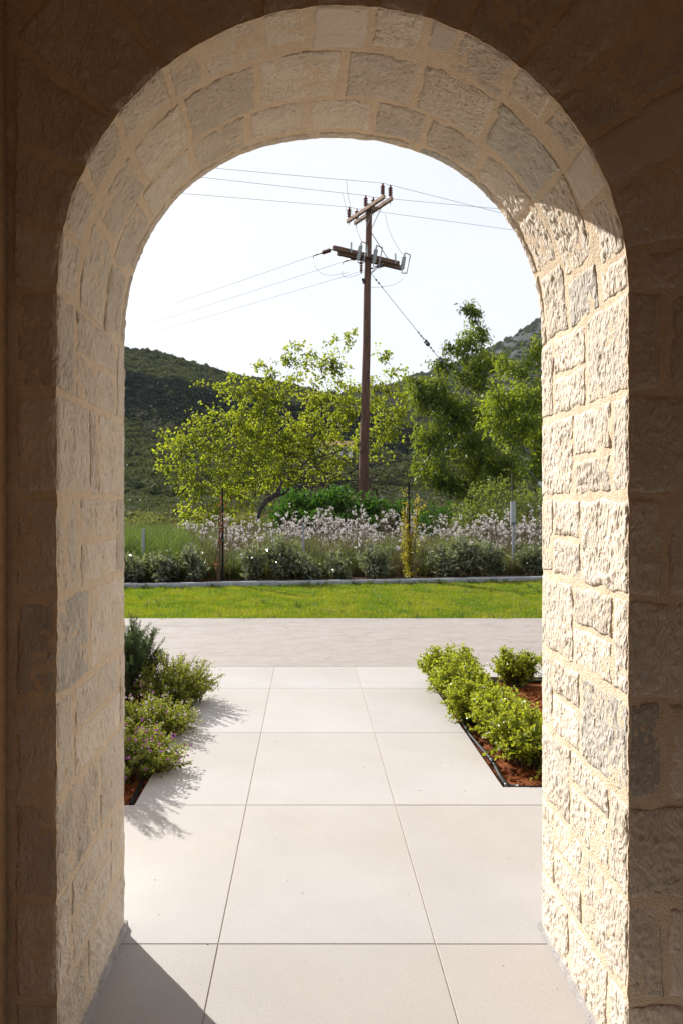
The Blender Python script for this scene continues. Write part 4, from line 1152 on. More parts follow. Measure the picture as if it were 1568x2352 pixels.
# broad-leaved weeds and long tufts in the lawn
wpt = [proto(clump(61, 26, .035, .022, .018), 'lawn_weed', M['weed']), proto(tuft(62, 16, .018, .085, .005, .5), 'lawn_tuft', M['grass'])]
pts, kd = [], []
for k in range(420):
    x = rng.uniform(-4.5, 5.8); y = rng.uniform(YLAWN + .02, kerbY(x) - .06)
    t = rng.random() < .45
    if t and rng.random() < .7: y = kerbY(x) - abs(rng.normal()) * .12 - .06
    pts.append((x, y, -.016)); kd.append(1 if t else 0)
n = len(pts)
tag(scatter('lawn_weeds', pts, rng.uniform(0, 6.3, n), rng.uniform(.6, 1.5, n), kd, wpt), 'small weeds and longer tufts dotted over the lawn', 'weeds', kind='stuff')
# grit and leaf crumbs on the paving
lit = MB(); rl = np.random.default_rng(71); npz = 70
lx = np.where(rl.random(npz) < .5, rl.uniform(.45, .83, npz), rl.uniform(-.69, .8, npz)); ly = rl.uniform(1.2, 5.25, npz)
leaf_block(lit, np.stack([lx, ly, np.full(npz, .0012)], 1), np.stack([rl.normal(size=npz), rl.normal(size=npz), np.zeros(npz)], 1), rl.uniform(.002, .009, npz), rl.uniform(.0015, .004, npz), rl, up=6)
tag(lit.build('leaf_crumbs', M['bark2']), 'tiny brown leaf crumbs and grit scattered on the paving', 'litter', kind='stuff')

# crumbs of soil in the two beds
def clod(seed):
    rc_ = np.random.default_rng(seed)
    t = (1 + 5 ** .5) / 2
    v = np.array([(-1, t, 0), (1, t, 0), (-1, -t, 0), (1, -t, 0), (0, -1, t), (0, 1, t), (0, -1, -t), (0, 1, -t), (t, 0, -1), (t, 0, 1), (-t, 0, -1), (-t, 0, 1)], float) / 1.9
    v *= rc_.uniform(.6, 1.2, (12, 1)); v[:, 2] *= .7
    f = [(0, 11, 5), (0, 5, 1), (0, 1, 7), (0, 7, 10), (0, 10, 11), (1, 5, 9), (5, 11, 4), (11, 10, 2), (10, 7, 6), (7, 1, 8), (3, 9, 4), (3, 4, 2), (3, 2, 6), (3, 6, 8), (3, 8, 9), (4, 9, 5), (2, 4, 11), (6, 2, 10), (8, 6, 7), (9, 8, 1)]
    return MB().add(v * .01, f)
cps = [proto(clod(q), 'soil_crumb', M['soil']) for q in (1, 2, 3)]
pts = []
for bed in ((-1.5, PL[1], PL[2], PL[3]), (PR[0], 2.0, PR[2], PR[3])):
    for k in range(5200): pts.append((rng.uniform(bed[0], bed[1]), rng.uniform(bed[2], bed[3]), -.035 + rng.normal() * .008))
n = len(pts)
tag(scatter('soil_crumbs', pts, rng.uniform(0, 6.3, n), .35 + rng.random(n) ** 3 * 1.7, rng.integers(0, 3, n), cps), 'loose red soil crumbs covering the two planting beds', 'soil', kind='stuff')

# white flowering spikes in the meadow
M['petal'] = leaf_mat('white_petal', (0.68, 0.64, 0.63), (0.82, 0.80, 0.79), (0.78, 0.74, 0.72), 0.35, 0.6)
M['bud'] = leaf_mat('brown_bud', (0.13, 0.085, 0.055), (0.26, 0.18, 0.12), (0.22, 0.15, 0.09), 0.2, 0.7)
def asphodels():
    rng = np.random.default_rng(50)
    st, pe = MB(), MB()
    cnt = 0
    while cnt < 500:
        D = rng.uniform(11.9, 16.5); px = rng.uniform(430, 1420)
        if px < 640 and rng.random() < .45: continue
        x = (px - VX) / F * D
        if D < kerbY(x) + 1.0 or mnoise.noise((x * .7, D * .5, 9)) < -.22: continue
        cnt += 1
        topy = rng.normal(1211, 27) + (8 if px < 640 else 0)
        h = max(.5, min(1.35, CAMH - (topy - VY) / F * D))
        base = np.array([x, D, 0.0]); top = base + np.array([rng.normal() * .07, rng.normal() * .07, h])
        stems = [(base, top)]
        for q in range(rng.integers(1, 5)):
            t = rng.uniform(.5, .78); b0 = base + (top - base) * t
            stems.append((b0, b0 + np.array([rng.normal() * .11, rng.normal() * .11, h * (1 - t) * rng.uniform(.5, .95)])))
        for a, b in stems:
            st.tube(np.array([a, (a + b) / 2, b]), [.005, .004, .0025], 3, caps=False)
            m = rng.integers(7, 13); t = rng.uniform(.45, 1.0, m)[:, None]
            pos = a + (b - a) * t + rng.normal(size=(m, 3)) * .014
            opened = (rng.random(m) < .55) & (t[:, 0] > .76)
            for k in range(5):
                q = pos[opened]
                if len(q): leaf_block(pe, q, rng.normal(size=(len(q), 3)), .034, .019, rng, up=0)
            q = pos[~opened]
            if len(q): leaf_block(st, q, rng.normal(size=(len(q), 3)) + np.array([0, 0, .8]), .026, .014, rng, up=0)
    root = empty('asphodel_flowers', (0, 13, 0)); tag(root, 'mass of white asphodel flower spikes standing in the meadow grass', 'flowers', kind='stuff')
    o = st.build('flower_stalk', M['bud'], root); o.location = (0, -13, 0); o['kind'] = 'stuff'
    o = pe.build('white_petal', M['petal'], root); o.location = (0, -13, 0); o['kind'] = 'stuff'
asphodels()

# ------------------------------------------------------------------ hedge of silvery shrubs behind the kerb
M['silver'] = leaf_mat('glossy_silver_leaf', (0.018, 0.034, 0.014), (0.34, 0.36, 0.24), (0.40, 0.45, 0.16), 0.30, 0.30, 1.0)  # silver leaf; its palest and darkest tints also paint in glints and inner shade
hs = [(225,34,1288,'silvery glossy-leaved shrub at the end of the row behind the kerb'),
      (302,32,1288,'silvery glossy-leaved shrub beside the short steel fence post left of the red vine'),
      (372,36,1284,'silvery glossy-leaved shrub between the short fence post and the pointed shrub'),
      (438,32,1272,'pointed silvery shrub next to the bare stake with the red vine'),
      (572,38,1276,'silvery shrub on the other side of the stake with the red vine'),
      (640,46,1258,'tall wide silvery shrub in front of the middle fence post'),
      (694,34,1290,'silvery glossy-leaved shrub at the foot of the middle fence post'),
      (765,36,1288,'small sparse silvery shrub between the middle fence post and the golden climber'),
      (855,44,1274,'loose silvery shrub beside the golden-leaved climber on its stake'),
      (1008,30,1274,'silvery shrub right next to the biggest silvery bush'),
      (1062,44,1252,'biggest rounded silvery bush in the row behind the kerb'),
      (1118,46,1262,'broad dark silvery bush next to the steel post with the rod'),
      (1220,44,1272,'pale silvery shrub just past the steel post with the rod'),
      (1300,44,1270,'silvery shrub at the far end of the row past the rod post')]
for i, (x, hw, ty, lab) in enumerate(hs):
    D = 10.9
    for _ in range(4): D = kerbY((x - VX) / F * D) + .48
    k = D / F; topz = P(x, ty, D)[2] * 1.42 + .05; c = P(x, 0, D); c[2] = topz * .5
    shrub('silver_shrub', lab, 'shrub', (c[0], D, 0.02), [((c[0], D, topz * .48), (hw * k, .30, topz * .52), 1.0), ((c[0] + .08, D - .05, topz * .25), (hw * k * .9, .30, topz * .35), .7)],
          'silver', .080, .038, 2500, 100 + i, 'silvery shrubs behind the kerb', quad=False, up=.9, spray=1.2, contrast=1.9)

# staked climbers
def kd(x, off):
    D = 10.9
    for _ in range(4): D = kerbY((x - VX) / F * D) + off
    return D
M['red'] = leaf_mat('red_vine_leaf', (0.22, 0.04, 0.02), (0.40, 0.11, 0.05), (0.5, 0.12, 0.04), .35, .5)
M['golden'] = leaf_mat('golden_leaf', (0.11, 0.10, 0.012), (0.30, 0.25, 0.03), (0.60, 0.50, 0.04), .45, .35, .6)
def stake(x, topy, lab, off=.35):
    D = kd(x, off); b = np.array([(x - VX) / F * D, D, 0.0]); z = P(x, topy, D)[2]
    root = empty('plant_stake', b); tag(root, lab, 'stake')
    o = MB().tube(np.array([b + [0, 0, -.1], b + [0.008, 0, z * .5], b + [0, 0, z]]), [.017, .016, .015], 8).build('pole', M['stake'], root); o.location = -b
    for q in (.45, .8):
        o = MB().tube(np.array([b + [.004, 0, z * q - .015], b + [.004, 0, z * q + .015]]), [.026, .026], 8).build('tie', M['tie'], root); o.location = -b
    return b, z, D
b, z, D = stake(511, 1120, 'thin black stake carrying the red-leaved vine')
def lz(x, y, D, rx, ry, wt=1): return lobe(x, y, D, rx, ry, .12, wt)
def vine(name, lab, b, path, lobes, leafm, L, W, dens, seed):
    o = shrub(name, lab, 'climber', b, lobes, leafm, L, W, dens, seed, up=.2, spray=1.3, root_spread=.1)
    mb = MB().tube(np.array(path), np.linspace(.012, .005, len(path)), 6)
    q = mb.build('vine_stem', M['bark2'], o); q.location = -np.array(b)
vine('red_vine', 'sparse red-leaved vine climbing the thin black stake', (b[0] - .05, b[1], 0), [b + [-.05, 0, 0], b + [-.10, 0, .35], b + [-.04, -.03, .7], b + [-.05, -.03, 1.0], b + [.04, -.03, 1.4]],
     [lz(517, 1140, D, 9, 16), lz(505, 1185, D, 8, 14), lz(514, 1165, D, 8, 10), lz(498, 1290, D, 10, 10, .4)], 'red', .05, .03, 1100, 301)
mbx = None
b, z, D = stake(938, 1108, 'thin black stake inside the golden-leaved climber')
vine('golden_climber', 'tall narrow golden-leaved climber wrapped round its black stake', (b[0] + .04, b[1], 0), [b + [.04, .03, 0], b + [.03, .03, .5], b + [-.03, -.03, .9], b + [.03, -.03, 1.4]],
     [lz(930, 1122, D, 10, 7, .7), lz(932, 1165, D, 13, 16), lz(956, 1150, D, 22, 7, .8), lz(929, 1200, D, 15, 20), lz(934, 1240, D, 13, 20), lz(933, 1285, D, 14, 22), lz(942, 1318, D, 18, 12), lz(966, 1157, D, 14, 6, .6)],
     'golden', .045, .026, 5200, 302)

# ------------------------------------------------------------------ wire fence
fence = empty('wire_fence', (0, 12, 0)); tag(fence, 'low diamond-mesh wire fence on grey steel posts behind the silvery shrubs', 'fence')
def fy(x): return kerbY(x) + .92
for x, topy in ((-40, 1222), (330, 1215), (697, 1200), (1430, 1190)):
    D = kd(x, .92); X = (x - VX) / F * D; z = P(x, topy, D)[2]
    mb = MB().box((X, D, z / 2 - .1), (.042, .042, z + .2))
    o = mb.build('post', M['galv'], fence); o.location = (0, -12, 0)
D = kd(1177, .92); X = (1177 - VX) / F * D
z1, z2 = P(1177, 1152, D)[2], P(1177, 1206, D)[2]
rp = empty('rod_post', (X, D, 0)); tag(rp, 'grey steel post with a wider sleeve and a thin rod rising from its top', 'post')
o = MB().tube(np.array([(0, 0, -.1), (.012, 0, z2)]), [.026, .026], 10).build('post', M['galv'], rp)
o = MB().box((0, 0, (z1 + z2) / 2), (.078, .06, z1 - z2)).build('sleeve', M['galv'], rp)
o = MB().tube(np.array([(-.01, 0, z2), (-.02, 0, P(1175, 1088, D)[2])]), [.011, .009], 6).build('rod', M['bark2'], rp)
o = MB().tube(np.array([(0, -.04, z2 + .02), (0, -.04, z2 + .045)]), [.045, .045], 10).build('wire_tie', M['steel'], rp)
wires = MB()
xa, xb, hgt, stp = -4.8, 6.0, .82, .085
def fpt(x, z): return np.array([x, fy(x) - .03, z])
x = xa - hgt
while x < xb:
    for dx in (hgt, -hgt):
        p0, p1 = (x, x + hgt) if dx > 0 else (x + hgt, x)
        wires.tube(np.array([fpt(p0, .0), fpt(p1, hgt)]), [.0007, .0007], 3, caps=False)
    x += stp
for zz in (.03, .42, .82): wires.tube(np.array([fpt(xa, zz), fpt(xb, zz)]), [.0013, .0013], 3, caps=False)
o = wires.build('wire_mesh', M['steel'], fence); o.location = (0, -12, 0)

# ------------------------------------------------------------------ planting by the paving
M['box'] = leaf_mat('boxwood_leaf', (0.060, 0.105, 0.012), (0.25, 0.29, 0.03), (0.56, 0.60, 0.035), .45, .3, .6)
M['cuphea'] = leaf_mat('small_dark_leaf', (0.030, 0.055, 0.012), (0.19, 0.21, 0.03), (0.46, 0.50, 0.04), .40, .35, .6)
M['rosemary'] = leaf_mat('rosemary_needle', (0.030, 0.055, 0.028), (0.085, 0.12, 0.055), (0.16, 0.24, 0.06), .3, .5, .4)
M['purple'] = leaf_mat('purple_petal', (0.32, 0.08, 0.34), (0.50, 0.18, 0.50), (0.5, 0.15, 0.5), .3, .5)
M['white_f'] = leaf_mat('pale_pink_petal', (0.62, 0.50, 0.58), (0.80, 0.70, 0.76), (0.7, 0.6, 0.65), .3, .5)

def sprig_shrub(name, lab, cat, base, rx, ry, h, nst, leafm, L, W, seed, step, lean=(0, 0), upright=.8, per=2, group=None, flowers=None, spread=.35, stem_r=.0028, splay=.35, low=.0):
    """shrub of leafy sprigs: each stem carries leaf pairs all along"""
    rng = np.random.default_rng(seed)
    base = np.asarray(base, float)
    root = empty(name, base); tag(root, lab, cat, group)
    wood, fol, flo = MB(), MB(), MB()
    for q in range(nst):
        a = rng.uniform(0, 2 * math.pi); rr = rng.random() ** .5
        ex, ey = math.cos(a) * rx * rr, math.sin(a) * ry * rr
        dome = math.sqrt(max(0, 1 - rr * rr * .85))
        ez = h * (low + (1 - low) * dome) * rng.uniform(.55, 1.12)
        b0 = base + np.array([ex * spread + rng.normal() * .02, ey * spread + rng.normal() * .02, -.01])
        e = base + np.array([ex + lean[0] * rr, ey + lean[1] * rr, ez])
        ctl = b0 * .5 + e * .5 + np.array([-ex * .15 * upright, -ey * .15 * upright, h * .22 * upright])
        pts = bez(b0, ctl, e, 7)
        if q % 2 == 0: wood.tube(pts, np.linspace(stem_r * 1.5, stem_r * .5, 7), 4, caps=False)
        # side twigs
        sets = [(pts, .25)]
        for w in range(2):
            t = rng.integers(2, 6); d = (pts[-1] - pts[t]); ln = np.linalg.norm(d) * rng.uniform(.5, .9) + .02
            dv = d / (np.linalg.norm(d) + 1e-9) + rng.normal(size=3) * splay * 1.6; dv /= np.linalg.norm(dv)
            sets.append((np.array([pts[t], pts[t] + dv * ln * .5, pts[t] + dv * ln]), .05))
        for sp_, t0 in sets:
            seg = np.linalg.norm(np.diff(sp_, axis=0), axis=1); tot = seg.sum(); cum = np.concatenate([[0], np.cumsum(seg)])
            m = max(3, int(tot * (1 - t0) / step))
            d_ = np.repeat(np.linspace(t0 * tot, tot, m), per)
            pos = np.stack([np.interp(d_, cum, sp_[:, i]) for i in range(3)], 1)
            tg = sp_[-1] - sp_[0]; tg = tg / (np.linalg.norm(tg) + 1e-9)
            rnd = rng.normal(size=(len(pos), 3)); rnd -= (rnd @ tg)[:, None] * tg; rnd /= np.linalg.norm(rnd, axis=1)[:, None] + 1e-9
            ax = tg * upright + rnd * 1.0
            f = d_ / tot
            sz = (1.1 - .45 * f) * rng.uniform(.75, 1.2, len(pos))
            pos = pos + rng.normal(size=pos.shape) * .003
            pos[:, 2] = np.maximum(pos[:, 2], base[2] + .004)
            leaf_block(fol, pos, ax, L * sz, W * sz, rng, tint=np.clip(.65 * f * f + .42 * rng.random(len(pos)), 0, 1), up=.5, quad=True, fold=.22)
        if flowers:
            for fm, pr, fs in flowers:
                if rng.random() < pr:
                    fp = e + rng.normal(size=3) * .012
                    pp = np.repeat(fp[None], 6, 0); aa = rng.normal(size=(6, 3)) + np.array([0, 0, .6])
                    leaf_block(flo, pp, aa, fs, fs * .75, rng, up=.3, mat=0 if fm == 'purple' else 1)
    o = wood.build('stem', M['bark2'], root); o.location = -base
    o = fol.build('foliage', M[leafm], root); o.location = -base
    if flo.V:
        o = flo.build('flower', [M['purple'], M['white_f']], root); o.location = -base; o['kind'] = 'stuff'
    return root
SZ = -.035
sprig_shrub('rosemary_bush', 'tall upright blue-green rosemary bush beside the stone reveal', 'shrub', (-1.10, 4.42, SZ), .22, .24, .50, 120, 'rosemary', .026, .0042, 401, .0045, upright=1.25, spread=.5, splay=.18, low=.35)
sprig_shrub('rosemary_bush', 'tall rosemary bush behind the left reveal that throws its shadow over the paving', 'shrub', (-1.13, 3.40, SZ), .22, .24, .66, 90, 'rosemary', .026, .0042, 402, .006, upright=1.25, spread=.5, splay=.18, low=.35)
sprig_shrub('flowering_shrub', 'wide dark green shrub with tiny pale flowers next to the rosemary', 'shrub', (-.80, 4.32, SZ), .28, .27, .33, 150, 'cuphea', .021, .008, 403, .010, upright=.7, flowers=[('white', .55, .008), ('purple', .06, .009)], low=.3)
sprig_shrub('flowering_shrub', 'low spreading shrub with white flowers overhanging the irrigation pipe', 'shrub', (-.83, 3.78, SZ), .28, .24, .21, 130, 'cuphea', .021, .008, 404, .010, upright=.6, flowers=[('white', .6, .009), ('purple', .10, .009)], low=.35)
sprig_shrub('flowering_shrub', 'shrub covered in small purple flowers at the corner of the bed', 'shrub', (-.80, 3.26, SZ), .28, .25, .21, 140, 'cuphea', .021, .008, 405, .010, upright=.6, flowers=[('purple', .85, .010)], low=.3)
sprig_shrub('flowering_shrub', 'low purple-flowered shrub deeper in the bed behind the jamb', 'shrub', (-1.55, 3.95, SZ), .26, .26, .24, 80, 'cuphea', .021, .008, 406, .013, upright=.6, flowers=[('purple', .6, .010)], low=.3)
bx = [(.925, 4.70, .20, .19, .28, 'tallest boxwood of the light green hedge at its far corner'), (.945, 4.36, .21, .20, .25, 'light green boxwood second from the far corner of the hedge'),
      (.965, 4.02, .21, .19, .22, 'bushy light green boxwood in the middle of the hedge'), (1.02, 3.70, .20, .19, .215, 'light green boxwood beside the bare stretch of irrigation pipe'),
      (1.05, 3.40, .22, .19, .23, 'light green boxwood over the pipe joint at the near corner of the bed'), (1.22, 3.22, .24, .14, .24, 'light green boxwood on the edge of the bed against the sunlit reveal'),
      (1.41, 4.86, .16, .10, .22, 'separate small round boxwood standing alone on red soil'), (1.74, 4.86, .17, .10, .23, 'small boxwood behind the sunlit stone reveal'),
      (1.50, 4.15, .10, .10, .17, 'thin young boxwood sprig alone in the red soil'), (1.62, 3.3, .18, .14, .28, 'boxwood hidden behind the sunlit reveal'), (1.95, 3.3, .18, .14, .28, 'last boxwood of the near hedge row deep behind the reveal')]
for i, (x, y, rx, ry, h, lab) in enumerate(bx):
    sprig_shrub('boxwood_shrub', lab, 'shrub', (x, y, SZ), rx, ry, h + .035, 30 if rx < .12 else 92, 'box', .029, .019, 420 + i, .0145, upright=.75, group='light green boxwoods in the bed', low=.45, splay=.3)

def pipe(lab, runs, fit):
    root = empty('irrigation_pipe', runs[0][0]); tag(root, lab, 'pipe')
    b = np.array(runs[0][0])
    for r in runs:
        o = MB().tube(np.array(r), .0095, 10).build('pipe_run', M['pipe'], root, smooth=True); o.location = -b
    for p, d in fit:
        p, d = np.array(p), np.array(d, float)
        o = MB().tube(np.array([p - d * .025, p + d * .025]), .0135, 10).build('fitting', M['pipe'], root, smooth=True); o.location = -b
zz = -.018
pipe('black irrigation pipe with joints running along the edge of the boxwood bed', [
    [(.868, 3.105, zz), (.868, 3.22, zz), (.880, 3.40, zz + .004), (.870, 3.60, zz + .002), (.862, 3.8, zz), (.872, 4.1, zz + .004), (.862, 4.4, zz), (.866, 4.7, zz), (.862, 4.94, zz)],
    [(.868, 3.095, zz), (1.2, 3.10, zz - .002), (1.7, 3.09, zz), (2.4, 3.10, zz)], [(.9, 4.955, zz), (1.3, 4.95, zz - .004), (1.9, 4.955, zz)]],
    [((.868, 3.11, zz), (0, 1, 0)), ((.885, 3.096, zz), (1, 0, 0)), ((.878, 3.40, zz + .004), (0, 1, 0))])
pipe('black irrigation pipe along the edge of the flowering shrub bed', [
    [(-.728, 2.93, zz - .006), (-.735, 3.2, zz), (-.722, 3.5, zz + .004), (-.716, 3.72, zz + .008), (-.722, 3.95, zz + .006), (-.730, 4.2, zz), (-.726, 4.6, zz), (-.73, 4.95, zz)]],
    [((-.718, 3.66, zz + .007), (0, 1, 0)), ((-.720, 3.86, zz + .007), (0, 1, 0))])

# ------------------------------------------------------------------ power pole and lines
DP = 24.0
pb = P(832, 1236, DP); pb[2] = -.15
pt = P(846.5, 470, DP)
pole = empty('utility_pole', (pb[0], pb[1], 0)); tag(pole, 'tall brown wooden power pole with two pairs of crossarms and insulators', 'power pole')
PB = np.array([pb[0], pb[1], 0.0])
def ppart(mb, name, mat, smooth=True):
    o = mb.build(name, mat, pole, smooth=smooth); o.location = -PB; return o
pp = np.array([pb + (pt - pb) * t for t in np.linspace(0, 1, 24)])
pp[:, 0] += np.array([.02 * mnoise.noise((t * 6, 0, 0)) for t in np.linspace(0, 1, 24)])
ppart(MB().tube(pp, np.linspace(.185, .098, 24) * np.array([1 + .03 * mnoise.noise((t * 30, 3, 0)) for t in np.linspace(0, 1, 24)]), 16), 'pole', M['pole'])
def at_pole(z): return pb + (pt - pb) * ((z - pb[2]) / (pt[2] - pb[2]))
def beam(c, d, L, w, h, name, mat):
    rz = math.atan2(d[1], d[0])
    o = MB().box((0, 0, 0), (L, w, h)).build(name, mat, pole)
    o.location = np.array(c) - PB; o.rotation_euler = (0, 0, rz)
    m = o.modifiers.new('edge', 'BEVEL'); m.width = .012; m.segments = 1
    return o
def insul(p0, p1, r, n, name, mat):
    prof = [(0, .012), (.08, .02), (.12, r * .6)]
    for k in range(n):
        t = .16 + .70 * k / n; w = .70 / n
        prof += [(t, r * .45), (t + w * .30, r), (t + w * .45, r * .95), (t + w * .62, r * .45)]
    prof += [(.88, r * .55), (.93, r * .3), (.94, r * .45), (1.0, r * .4)]
    mb = MB(); lathe_along(mb, p0, p1, prof, 12); return ppart(mb, name, mat)
# upper pair of arms
ul, ur = P(805, 513, 25.0), P(886, 455, 23.04)
uz = 11.07
du = (ur - ul)[:2]; Lu = np.linalg.norm(du); du = du / Lu; pu = np.array([-du[1], du[0]])      # pu points to the far side
uc = at_pole(uz)
top_ins = {}
for s, nm in ((-1, 'front'), (1, 'rear')):
    c = np.array([uc[0] + pu[0] * .15 * s, uc[1] + pu[1] * .15 * s, uz])
    beam(c, du, 2.32, .10, .13, 'crossarm', M['beam'])
    for k, q in enumerate((-1.04, .02, 1.06)):
        p = c + np.array([du[0] * q, du[1] * q, .055])
        insul(p, p + np.array([0, 0, .40]), .078, 4, 'pin_insulator', M['porcelain'])
        top_ins[(s, k)] = p + np.array([0, 0, .41])
        ppart(MB().tube(np.array([p, p - np.array([0, 0, .22])]), .011, 6), 'bolt', M['steel'])
    for q in (-.75, -.35, .35, .75):
        p = c + np.array([du[0] * q, du[1] * q, 0]); d3 = np.array([pu[0], pu[1], 0]) * s
        ppart(MB().tube(np.array([p + np.array([pu[0], pu[1], 0]) * -.07, p + np.array([pu[0], pu[1], 0]) * .07]), .014, 6), 'bolt', M['steel'])
    for q in (-.55, .55):
        p = c + np.array([du[0] * q, du[1] * q, -.05]); e = at_pole(uz - .62); e = e + np.array([pu[0], pu[1], 0]) * .10 * s
        ppart(MB().tube(np.array([p, e]), .012, 6), 'brace', M['galv'])
# lower pair of arms
ll, lr = P(772, 575, 23.2), P(916, 608, 24.7)
lzv = 9.46
dl = (lr - ll)[:2]; Ll = np.linalg.norm(dl); dl = dl / Ll; pl_ = np.array([-dl[1], dl[0]])
lc = at_pole(lzv); midl = ((ll + lr) / 2)[:2]
for s, off in ((-1, -.14), (1, .26)):
    c = np.array([lc[0] + pl_[0] * .15 * s + dl[0] * off, lc[1] + pl_[1] * .15 * s + dl[1] * off, lzv])
    beam(c, dl, 2.75, .11, .15, 'crossarm', M['beam_dark'])
fc = np.array([lc[0] - pl_[0] * .15, lc[1] - pl_[1] * .15, lzv])
def along(q, dz=0, off=0.0): return np.array([fc[0] + dl[0] * q - pl_[0] * off, fc[1] + dl[1] * q - pl_[1] * off, lzv + dz])
for q in (-.62, .03, 1.28):
    p0 = along(q + .06, .30, .18); p1 = along(q - .10, -.34, .22)
    insul(p1, p0, .075, 7, 'fuse_cutout', M['polymer'])
    f0, f1 = p0 + np.array([dl[0], dl[1], 0]) * .26, p1 + np.array([dl[0], dl[1], 0]) * .22
    ppart(MB().tube(np.array([f0, f1]), .02, 6), 'fuse_tube', M['galv'])
    ppart(MB().tube(np.array([p0, p0 + [0, 0, .05], f0 + [0, 0, .02]]), .016, 6), 'fuse_clip', M['steel'])
    ppart(MB().tube(np.array([p1, p1 - [0, 0, .05], f1 - [0, 0, .02]]), .016, 6), 'fuse_clip', M['steel'])
    pq = along(q - .25, .12, .06); ppart(MB().box(pq, (.05, .03, .34), math.atan2(dl[1], dl[0])), 'bracket', M['galv'], False)
for q in (-1.0, -.3, 1.05):
    ppart(MB().tube(np.array([along(q, 0, -.35), along(q, .26, -.35)]), .02, 6), 'bracket', M['galv'])
e = at_pole(lzv + .85); ppart(MB().tube(np.array([e + [.1, 0, 0], along(.75, .07)]), .012, 6), 'brace', M['steel'])
for q in (.45, .62):
    ppart(MB().tube(np.array([at_pole(lzv - .55) + [.1, -.1, 0], along(q, -.06, -.05)]), .014, 6), 'brace', M['galv'])
p = along(-.5, -.25, .1); insul(p, p - np.array([0, 0, .42]), .062, 4, 'pin_insulator', M['porcelain'])
p = at_pole(8.75) + np.array([-.16, -.05, 0]); ppart(MB().tube(np.array([p, p - [0, 0, .16]]), [.05, .04], 8), 'clamp', M['steel'])
# knots on the shaft
for z, a in ((2.1, .3), (2.9, -.4), (4.3, -.2), (5.6, .5), (6.5, 0.1)):
    q = at_pole(z); r = .185 - (z / 11.8) * .087
    ppart(MB().tube(np.array([q + [math.sin(a) * r * .8, -math.cos(a) * r * .8, 0], q + [math.sin(a) * (r + .012), -math.cos(a) * (r + .012), 0]]), [.03, .022], 8), 'knot', M['bark'])

def wire(lab, pts, r=.0065, group='overhead power lines', name='power_line', mat='wire'):
    pts = np.array(pts)
    o = MB().tube(pts, r, 5, caps=False).build(name, M[mat], smooth=True)
    return tag(o, lab, 'power line' if name == 'power_line' else 'cable', group)
def hang(a, b, sag, n=14):
    a, b = np.array(a), np.array(b); t = np.linspace(0, 1, n)[:, None]
    return a + (b - a) * t - np.array([0, 0, 1.0]) * sag * 4 * t * (1 - t)
def PH(x, y, Z):                                     # pixel of the 1568 frame at height Z
    D = (Z - CAMH) * F / (VY - y); return P(x, y, D)
S = 1568 / 2000.0
lt = {2: (631, 493), 1: (596, 520), 0: (552, 568)}
rtg = {2: (1467, 624), 1: (1462, 612), 0: (1497, 673)}
nmz = {2: 'highest wire over the near end of the upper crossarm', 1: 'middle wire over the pole top', 0: 'lowest wire over the far end of the upper crossarm'}
for k in (0, 1, 2):
    a = top_ins[(-1, k)]; b2 = top_ins[(1, k)]
    l = PH(lt[k][0] * S, lt[k][1] * S, a[2] - .12); r = PH(rtg[k][0] * S, rtg[k][1] * S, b2[2] - .35)
    dl_ = a + (l - a) * 5.0; dl_[2] = l[2] - .5
    dr_ = b2 + (r - b2) * 5.0; dr_[2] = r[2] - 1.0
    tl = 1 / 5.0
    ptsL = [a + (dl_ - a) * t for t in np.linspace(1, 0, 16)]
    for i, t in enumerate(np.linspace(1, 0, 16)): ptsL[i] = ptsL[i] * 1.0; ptsL[i][2] = a[2] + (l[2] - a[2]) * (t / tl) * (1 - .35 * (t - tl) / (1 - tl) if t > tl else 1) if t <= tl else l[2] - (t - tl) * .6
    ptsR = []
    for t in np.linspace(0, 1, 16):
        q = b2 + (dr_ - b2) * t
        q[2] = b2[2] + (r[2] - b2[2]) * (t / tl) if t <= tl else r[2] - (t - tl) * 1.5
        ptsR.append(q)
    wire(nmz[k], np.array(ptsL + ptsR))
# lower service lines with strain insulators
for i, (q, start, edge, off, lab) in enumerate((( -1.42, (918, 757), (367, 927), .0, 'upper line leaving the end of the lower crossarm'), (-.25, (991, 779), (367, 962), .05, 'middle line leaving the lower crossarm'), (.95, (1062, 799), (367, 989), -.1, 'lowest line leaving the lower crossarm behind the pole'))):
    a = along(q, .0, off)
    e = PH(edge[0] * S, edge[1] * S, 9.2); d = (e - a) / np.linalg.norm(e - a)
    p0, p1 = a + d * .16, a + d * .62
    ppart(MB().tube(np.array([a, p0]), .016, 6), 'shackle', M['steel'])
    insul(p0, p1, .075, 4, 'strain_insulator', M['porcelain'])
    p2 = a + d * .95
    ppart(MB().tube(np.array([p1, (p1 + p2) / 2, p2, p2 - np.array([0, 0, .12])]), [.02, .028, .024, .03], 6), 'dead_end_clamp', M['steel'])
    wire(lab, hang(p2, a + (e - a) * 2.6, .15))
# jumper leads
def on_wire(k, x):
    a = top_ins[(-1, k)]; l = PH(lt[k][0] * S, lt[k][1] * S, a[2] - .12); u = (x - VX) / F
    t = (u * a[1] - a[0]) / ((l[0] - a[0]) - u * (l[1] - a[1])); return a + (l - a) * t
def jumper(lab, pts, r=.006): wire(lab, pts, r, 'jumper leads on the power pole', 'jumper_lead')
n8 = 12
jumper('jumper lead dropping from the upper wire to the first fuse', bez(on_wire(2, 795), P(797, 470, 23.2), along(-.56, .36, .18), n8))
jumper('jumper lead dropping from the middle wire beside the first one', bez(on_wire(1, 786), P(796, 480, 23.4), P(800, 512, 23.6), n8))
jumper('jumper lead looping from the right-hand wire to the end fuse', bez(P(884, 490, 25.0), P(890, 545, 25), P(929, 590, 24.8), n8))
jumper('short jumper lead under the end of the lower crossarm', bez(P(724, 608, 24.4), P(735, 645, 24.2), P(800, 625, 23.7), n8))
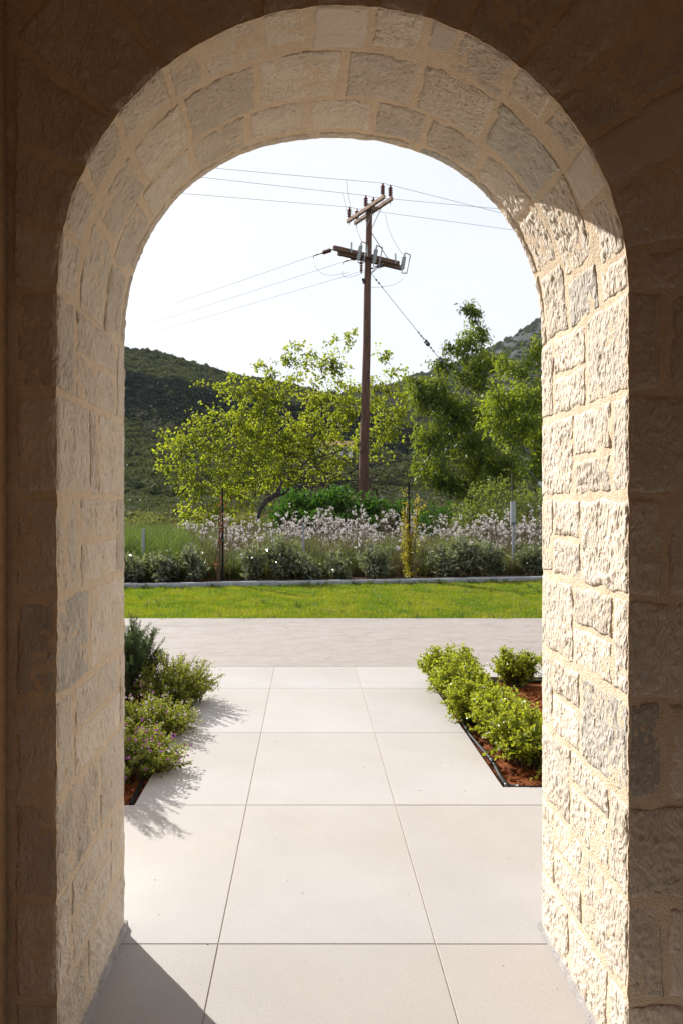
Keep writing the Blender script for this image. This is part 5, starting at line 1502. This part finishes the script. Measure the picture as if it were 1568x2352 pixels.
jumper('short jumper lead looping under the middle strain insulator', bez(P(785, 622, 23.6), P(782, 650, 23.6), P(835, 625, 23.7), n8))
jumper('jumper lead curving from the end fuse to the pole', bez(P(925, 640, 24.6), P(905, 662, 24.4), P(846, 660, 23.85), n8))
# guy wire
g0, g1 = P(851, 628, 23.9), P(1262, 1140, 17.0)
gd = (g1 - g0); gl = np.linalg.norm(gd); gd /= gl
gend = g0 + gd * (gl * (g0[2] + .1) / (g0[2] - g1[2]))
guy = empty('guy_wire', gend); tag(guy, 'slanting steel guy wire of the pole with two dark strain insulators and a pale guard', 'guy wire')
def gpart(mb, name, mat): o = mb.build(name, mat, guy, smooth=True); o.location = -gend; return o
gpart(MB().tube(np.array([g0, gend]), .009, 5), 'cable', M['steel'])
def gfrac(x): return (x - 851) / (1262 - 851)
def gpt(x):
    # point on the guy seen at column x
    u = (x - VX) / F; t = (u * g0[1] - g0[0]) / ((g1[0] - g0[0]) - u * (g1[1] - g0[1])); return g0 + (g1 - g0) * t
for x in (979, 1011):
    c = gpt(x); mb = MB(); lathe_along(mb, c - gd * .13, c + gd * .13, [(0, .03), (.1, .06), (.35, .065), (.5, .05), (.65, .065), (.9, .06), (1, .03)], 10); gpart(mb, 'guy_insulator', M['steel'])
for x in (863, 869, 876, 960, 966, 971, 988, 994):
    c = gpt(x); gpart(MB().tube(np.array([c - gd * .03, c + gd * .03]), .028, 6), 'wire_clamp', M['steel'])
gq = gpt(1237); gpart(MB().tube(np.array([gq, gend]), .055, 10), 'guard_tube', M['guard'])

# ------------------------------------------------------------------ air
def haze():
    m, n, l = new_mat('air')
    out = N(n, 'ShaderNodeOutputMaterial'); v = N(n, 'ShaderNodeVolumePrincipled')
    v.inputs['Color'].default_value = (0.80, 0.88, 1.0, 1); v.inputs['Density'].default_value = 0.00008; v.inputs['Anisotropy'].default_value = 0.2
    l.new(v.outputs['Volume'], out.inputs['Volume'])
    o = MB().box((150, 590, 160), (2900, 1330, 324)).build('haze', m); tag(o, 'thin pale air over the valley', 'haze', kind='stuff')
haze()
